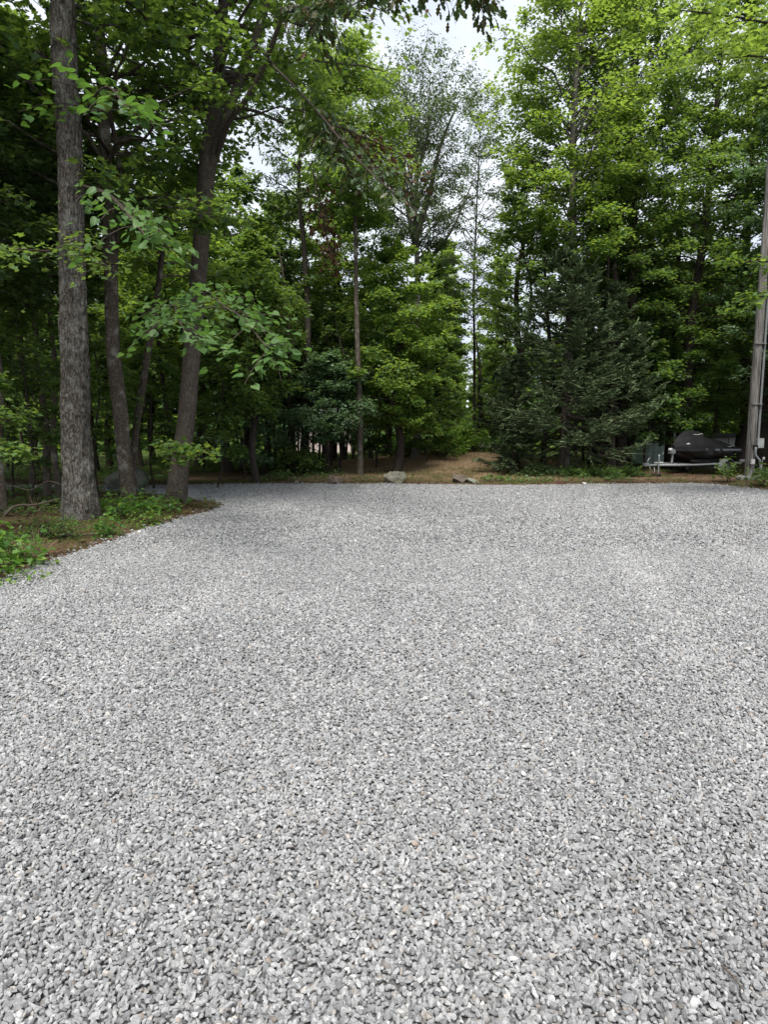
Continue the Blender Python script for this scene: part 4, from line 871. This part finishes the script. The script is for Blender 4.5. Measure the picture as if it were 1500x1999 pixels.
# ------------------------------------------------------------------ utility pole
def bm_box(bm, c_, s_, rz=0, bev=0):
    r_ = bmesh.ops.create_cube(bm, size=1); vs = r_['verts']
    for v_ in vs: v_.co = Vector((v_.co.x * s_[0], v_.co.y * s_[1], v_.co.z * s_[2]))
    if bev: bmesh.ops.bevel(bm, geom=list({e for v_ in vs for e in v_.link_edges}), offset=bev, segments=2, affect='EDGES'); vs = [v_ for v_ in bm.verts if v_.tag is False]
    return vs
def box(name, mat, parent, c_, s_, rot=(0, 0, 0), bev=.004):
    bm = bmesh.new(); bmesh.ops.create_cube(bm, size=1)
    for v_ in bm.verts: v_.co = Vector((v_.co.x * s_[0], v_.co.y * s_[1], v_.co.z * s_[2]))
    if bev: bmesh.ops.bevel(bm, geom=bm.edges[:], offset=bev, segments=2, affect='EDGES')
    me = bpy.data.meshes.new(name); bm.to_mesh(me); bm.free(); me.materials.append(M[mat]); o = bpy.data.objects.new(name, me); COL.objects.link(o)
    o.location = c_; o.rotation_euler = rot
    if parent: o.parent = parent
    return o
def tube_obj(name, mat, parent, pts, r, seg=10, step=.08, amp=0):
    P, rr = resample(np.array(pts, float), np.full(len(pts), r) if np.isscalar(r) else r, step)
    V, q = tubes(P[None], rr[None], seg); n = len(P)
    V = np.vstack([V, P[0], P[-1]]); k_ = len(V)
    c1 = [[(j + 1) % seg, j, k_ - 2] for j in range(seg)]; c2 = [[(n - 1) * seg + j, (n - 1) * seg + (j + 1) % seg, k_ - 1] for j in range(seg)]
    return mesh(name, V, [q, np.array(c1 + c2)], mat, parent, smooth=True)
xp, yp = float(PG(1462, 941)[0]), float(PG(1462, 941)[1]); zp = g1(xp, yp)
pole = empty('utility_pole', (xp, yp, zp), 'weathered grey wooden utility pole with conduit at the right border', 'utility pole')
V, f = trunk_geo(np.array([[0, 0, -.3], [.02, 0, 3], [.05, 0, 6], [.07, 0, 10.5]]), [.138, .13, .12, .10], 24, .12, .02, 3, .0, 5); mesh('post', V, f, 'pole', pole, smooth=True)
tube_obj('conduit', 'pvc', pole, [(.20, -.04, .95), (.215, -.03, 3), (.235, -.02, 6), (.25, -.02, 9)], .035)
tube_obj('conduit', 'pvc', pole, [(.06, -.20, 1.0), (.07, -.20, .75), (.20, -.2, .6), (.24, -.19, .4), (.22, -.19, .0)], .033)
tube_obj('ground_wire', 'wire', pole, [(.34, -.1, .62), (.33, -.1, .3), (.30, -.1, 0)], .012)
b = box('meter_box', 'box_grey', pole, (.24, -.07, 1.12), (.20, .14, .30), bev=.012); 
box('junction_box', 'white_plastic', pole, (-.02, -.21, .56), (.12, .08, .16), bev=.01)
box('junction_box', 'white_plastic', pole, (.36, -.12, .66), (.06, .05, .08), bev=.006)
box('bracket', 'rubber', pole, (.06, -.17, 1.02), (.14, .06, .10), bev=.005)
for zz in (2.3, 4.1, 5.6): box('strap', 'galv', pole, (.06, -.03, zz), (.31, .27, .02), bev=.003)
rk = empty('pole_footing', (xp, yp - .02, zp), 'ring of grey concrete around the foot of the utility pole', 'footing')
bm = bmesh.new(); rgx = random.Random(3)
for j in range(9):
    a = j / 9 * 6.283; r_ = bmesh.ops.create_icosphere(bm, subdivisions=2, radius=.085)
    for v_ in r_['verts']: v_.co = Vector((v_.co.x * 1.15 + math.cos(a) * .27, v_.co.y + math.sin(a) * .24, v_.co.z * 1.1 + .04)) + Vector((rgx.gauss(0, .008), rgx.gauss(0, .008), rgx.gauss(0, .01)))
me = bpy.data.meshes.new('concrete_ring'); bm.to_mesh(me); bm.free(); me.materials.append(M['rock_grey']); o = bpy.data.objects.new('concrete_ring', me); COL.objects.link(o); o.parent = rk

# ------------------------------------------------------------------ trailer + shrouded watercraft
ang = R(33); tx, ty = float(PD(1264, 915, 22.6)[0]), 22.6
zt = g1(tx + 1, ty + .6) - .06
trl = empty('boat_trailer', (tx, ty, zt), 'galvanised single axle boat trailer with a jockey wheel under the black covered watercraft', 'trailer'); trl.rotation_euler = (0, 0, ang)
zf = .42
tube_obj('draw_bar', 'galv', trl, [(0.0, 0, zf), (1.9, 0, zf)], .045, 6)
for s_ in (-1, 1):
    tube_obj('side_rail', 'galv', trl, [(.45, .04 * s_, zf), (1.3, .5 * s_, zf), (1.7, .58 * s_, zf), (4.6, .58 * s_, zf)], .038, 6)
    box('bunk', 'rubber', trl, (3.1, .32 * s_, zf + .12), (2.3, .09, .07), bev=.01)
    fd = []
    for j in range(9):
        a = j / 8 * math.pi; fd.append((3.35 - .36 * math.cos(a), .76 * s_, .25 + .34 * math.sin(a)))
    g = Geo(); A = np.array(fd); w_ = np.array([0, .11, 0]); V = np.vstack([A - w_, A + w_, (A - w_) + [0, 0, .012], (A + w_) + [0, 0, .012]]); n = len(A)
    qq = []
    for j in range(n - 1): qq += [[j, j + 1, n + j + 1, n + j], [2 * n + j, 3 * n + j, 3 * n + j + 1, 2 * n + j + 1], [j, 2 * n + j, 2 * n + j + 1, j + 1], [n + j, n + j + 1, 3 * n + j + 1, 3 * n + j]]
    g.add(V, np.array(qq)).build('fender', 'galv', trl)
    def lathe(name, mat, par, prof, c_, seg=28):
        V, Q = [], []
        for r_, y_ in prof:
            for j in range(seg): a = j / seg * 6.28318; V.append((c_[0] + r_ * math.cos(a), c_[1] + y_, c_[2] + r_ * math.sin(a)))
        for i in range(len(prof) - 1):
            for j in range(seg): Q.append([i * seg + j, i * seg + (j + 1) % seg, (i + 1) * seg + (j + 1) % seg, (i + 1) * seg + j])
        return mesh(name, V, np.array(Q), mat, par, smooth=True)
    wh = lathe('wheel', 'rubber', trl, [(.15, -.07), (.24, -.07), (.262, -.045), (.262, .045), (.24, .07), (.15, .07)], (3.35, .76 * s_, .262 - .01))
    lathe('rim', 'galv', wh, [(.02, -.055), (.08, -.03), (.15, -.05), (.155, 0), (.15, .05), (.08, .03), (.02, .055)], (3.35, .76 * s_, .252))
    box('tail_light', 'white_plastic', trl, (4.6, .62 * s_, zf + .08), (.05, .2, .09), bev=.01)
for xx in (1.7, 3.0, 4.55): tube_obj('cross_member', 'galv', trl, [(xx, -.58, zf), (xx, .58, zf)], .035, 6)
tube_obj('axle', 'galv', trl, [(3.35, -.78, .26), (3.35, .78, .26)], .03, 8)
box('coupler', 'galv', trl, (-.05, 0, zf + .03), (.26, .11, .11), bev=.02)
tube_obj('coupler_handle', 'galv', trl, [(0, 0, zf + .08), (.05, 0, zf + .2), (.15, 0, zf + .26)], .015, 6)
tube_obj('safety_chain', 'galv', trl, [(.05, -.06, zf - .04), (.12, -.1, zf - .2), (.22, -.12, zf - .24), (.3, -.06, zf - .06)], .012, 5)
jk = tube_obj('jack', 'galv', trl, [(.42, -.14, .10), (.42, -.14, .78)], .026, 8)
tube_obj('jack_handle', 'galv', jk, [(.42, -.14, .77), (.42, -.28, .79), (.42, -.29, .86)], .01, 5)
lathe('jack_wheel', 'rubber', jk, [(.02, -.03), (.07, -.03), (.08, 0), (.07, .03), (.02, .03)], (.45, -.14, .08), 18)
wp = tube_obj('winch_post', 'galv', trl, [(1.32, 0, zf), (1.36, 0, zf + .5)], .045, 6)
box('winch', 'galv', wp, (1.30, 0, zf + .44), (.22, .18, .16), bev=.02)
lathe('winch_strap', 'white_plastic', wp, [(.02, -.05), (.06, -.05), (.06, .05), (.02, .05)], (1.22, 0, zf + .5), 14)
# white items lying on the draw bar
pd = empty('watercraft', (tx, ty, zt), 'black fabric covered personal watercraft with dark hull on the trailer', 'watercraft'); pd.rotation_euler = (0, 0, ang)
LH = 3.15; X0 = 1.42; ZB = zf + .06
def hull_sec(t):        # t 0 nose .. 1 stern -> half width at gunwale, keel z, gunwale z
    hw_ = .56 * (1 - (1 - min(1, t / .55)) ** 2.2) ** .7 if t < .55 else .56 - .03 * (t - .55)
    kz = ZB + .34 * (1 - min(1, t / .35)) ** 2; gz = ZB + .44 + .10 * (1 - t) ** 2
    return max(hw_, .03), kz, gz
def loft(secs): # list of rings (same count)
    V = np.concatenate(secs); n = len(secs); m = len(secs[0]); idx = np.arange(n * m).reshape(n, m)
    q = np.stack([idx[:-1, :-1], idx[:-1, 1:], idx[1:, 1:], idx[1:, :-1]], -1).reshape(-1, 4)
    return V, [q, idx[0][None, ::-1], idx[-1][None]]
secs = []
for t in np.linspace(0, 1, 26):
    hw_, kz, gz = hull_sec(t); x = X0 + LH * t
    secs.append(np.array([(x, -hw_, gz - .10), (x, -hw_ * .98, gz - .17), (x, -hw_ * .8, kz + .2), (x, -hw_ * .5, kz + .08), (x, 0, kz), (x, hw_ * .5, kz + .08), (x, hw_ * .8, kz + .2), (x, hw_ * .98, gz - .17), (x, hw_, gz - .10)]))
V, f = loft(secs); mesh('hull', V, f, 'hull_black', pd, smooth=True)
secs = []
for t in np.linspace(0, 1, 26):
    hw_, kz, gz = hull_sec(t); x = X0 + LH * t - .02 * (1 - t)
    secs.append(np.array([(x, -hw_ - .012, gz - .11), (x, -hw_ - .03, gz - .06), (x, -hw_ - .015, gz + .0), (x, hw_ + .015, gz + .0), (x, hw_ + .03, gz - .06), (x, hw_ + .012, gz - .11)]))
V, f = loft(secs); mesh('rub_rail', V, f, 'hull', pd, smooth=False)
# cover: draped surface
ts = np.linspace(0, 1, 90); us = np.linspace(-1, 1, 61); secs = []
ridge_x = [0, .03, .10, .18, .28, .38, .44, .52, .68, .85, .96, 1.0]; ridge_z = [.03, .18, .38, .54, .60, .59, .47, .37, .30, .22, .13, .04]
for t in ts:
    hw_, kz, gz = hull_sec(t); x = X0 - .05 + (LH + .08) * t; h = np.interp(t, ridge_x, ridge_z)
    core = .22 + .2 * np.exp(-((t - .38) / .07) ** 2)
    w_ = hw_ + .06
    prof_ = 1 - np.clip((np.abs(us) - core * .5) / (1 - core * .5), 0, 1) ** 1.25
    z = gz - .0 + h * prof_; z = z - .13 * sstep(.86, 1.0, np.abs(us))
    y = us * w_
    fold = .03 * np.sin(us * 9 + t * 14) * np.sin(t * 21 + us * 4) + .025 * np.abs(np.sin(t * 17 - np.abs(us) * 6)) * sstep(.3, .5, t) + .04 * (fbm(np.c_[np.full(61, t * 9), us * 4, us * 0], 6, 3) - .5)
    z = z + fold * (1 - .2 * np.abs(us))
    y = y + np.sign(us) * (.006 * np.sin(t * 40 + us * 3)) * sstep(.5, 1, np.abs(us))
    secs.append(np.stack([np.full(61, x), y, z], 1))
V, f = loft(secs); cov = mesh('cover', V, [f[0]], 'cover', pd, smooth=True)
def cover_pt(t, u, d=.012):
    A = np.array(secs); a, b_ = t * 89, (u + 1) * 30; i, j = min(int(a), 88), min(int(b_), 59); fa, fb = a - i, b_ - j
    p_ = A[i, j] * (1 - fa) * (1 - fb) + A[i + 1, j] * fa * (1 - fb) + A[i, j + 1] * (1 - fa) * fb + A[i + 1, j + 1] * fa * fb
    return p_ + np.array([-.3 * d, -d, d])
tube_obj('piping', 'piping', pd, [cover_pt(t, -.40 - 2.2 * (t - .32) ** 2, .014) for t in np.linspace(.25, .40, 8)], .009, 5, .04)
tube_obj('piping', 'piping', pd, [cover_pt(t, -.72, .012) for t in np.linspace(.78, .92, 6)], .009, 5, .04)
p = cover_pt(.12, -.80, .012); bm = bmesh.new(); bmesh.ops.create_icosphere(bm, subdivisions=3, radius=1)
for v_ in bm.verts: v_.co = Vector((v_.co.x * .07, v_.co.y * .02, v_.co.z * .04))
me = bpy.data.meshes.new('emblem'); bm.to_mesh(me); bm.free(); me.materials.append(M['piping']); o = bpy.data.objects.new('emblem', me); COL.objects.link(o); o.parent = pd; o.location = tuple(p); o.rotation_euler = (.6, 0, -.5)
tp = box('tow_tube_float', 'white_plastic', None, (tx + .95 * math.cos(ang) - .25, ty + .95 * math.sin(ang) - .1, zt + zf + .075), (.42, .12, .05), (0, 0, ang), .02); tag(tp, 'small white board lying across the trailer draw bar', 'board')

# ------------------------------------------------------------------ small buildings
def wallbox(parent, name, mat, x0, x1, y0, y1, z0, z1): return box(name, mat, parent, ((x0 + x1) / 2, (y0 + y1) / 2, (z0 + z1) / 2), (x1 - x0, y1 - y0, z1 - z0), bev=.01)
sx = XAT(1262, 28.8, 880); sh = empty('garden_shed', (sx, 28.8, g1(sx, 28.8)), 'pale green boarded shed half hidden left of the covered watercraft', 'shed')
wallbox(sh, 'wall', 'shed_green', 0, 1.35, 0, 1.6, 0, 1.75)
for j in range(6): box('batten', 'shed_green', sh, (.12 + j * .23, -.012, .87), (.03, .02, 1.72), bev=.003)
V = np.array([(-.12, -.15, 1.72), (1.47, -.15, 1.72), (1.47, 1.75, 1.72), (-.12, 1.75, 1.72), (-.12, .8, 2.2), (1.47, .8, 2.2)]); mesh('roof', V, [np.array([[0, 1, 5, 4], [2, 3, 4, 5], [0, 3, 2, 1]]), np.array([[0, 4, 3], [1, 2, 5]])], 'roof_dark', sh)
cxb = XAT(1395, 31.5, 870); zc = g1(cxb, 31.5); cb = empty('trailer_cabin', (cxb, 31.5, zc), 'long low grey panelled building with dark eaves behind the watercraft', 'building')
zb0, zb1 = ztop(884, 31.5) - zc, ztop(852, 31.5) - zc
wallbox(cb, 'wall', 'panel_grey', 0, 5.5, 0, 2.4, zb0, zb1)
for j in range(1, 8): box('panel_seam', 'roof_dark', cb, (j * .66, -.012, (zb0 + zb1) / 2), (.02, .01, zb1 - zb0 - .04), bev=0)
box('roof', 'roof_dark', cb, (2.6, 1.2, zb1 + .08), (6.3, 3.0, .14), (0, R(-1.5), 0), .02)
for xx in (.3, 2.7, 5.2): box('support_post', 'panel_grey', cb, (xx, .2, (zb0 - .1) / 2 - .0), (.12, .12, zb0 + .1), bev=.005)
hx = XAT(575, 44, 880); hs = empty('house', (hx, 44, g1(hx, 44)), 'pinkish sided house glimpsed between dark trunks left of centre', 'house')
wallbox(hs, 'wall', 'wall_pink', 0, 3.6, 0, 5, 0, 1.9)
V = np.array([(-.4, -.4, 1.9), (4.0, -.4, 1.9), (4.0, 5.4, 1.9), (-.4, 5.4, 1.9), (.0, 2.5, 3.4), (3.6, 2.5, 3.4)]); mesh('roof', V, [np.array([[0, 1, 5, 4], [2, 3, 4, 5], [0, 3, 2, 1]]), np.array([[0, 4, 3], [1, 2, 5]])], 'roof_dark', hs)
wf = box('window', 'white_trim', hs, (2.9, -.02, 1.1), (.8, .05, .8), bev=.01); box('pane', 'glass_dark', wf, (0, -.03, 0), (.66, .02, .66), bev=0)
# small meter post in the gap
mx_ = XAT(942, 31, 872); mz = g1(mx_, 31); mp_ = empty('meter_post', (mx_, 31, mz), 'small light grey meter box on a post at the back of the clearing', 'meter box')
zb_ = ztop(868, 31) - mz; box('box', 'white_plastic', mp_, (0, 0, zb_), (.22, .14, .26), bev=.015); tube_obj('post', 'pvc', mp_, [(0, .02, -.1), (0, .02, zb_ - .12)], .04, 8)
for (a_, b_, lb) in [((880, 781, 30), (1080, 800, 36), 'upper thin grey utility wire crossing the gap'), ((880, 807, 30), (1080, 838, 36), 'lower thin grey utility wire crossing the gap')]:
    A = PD(*a_); B = PD(*b_); s = np.linspace(0, 1, 14)[:, None]; Pw = A + (B - A) * s; Pw[:, 2] -= .25 * np.sin(s[:, 0] * 3.14)
    o = tube_obj('utility_wire', 'wire', None, Pw, .011, 5, .5); tag(o, lb, 'wire')
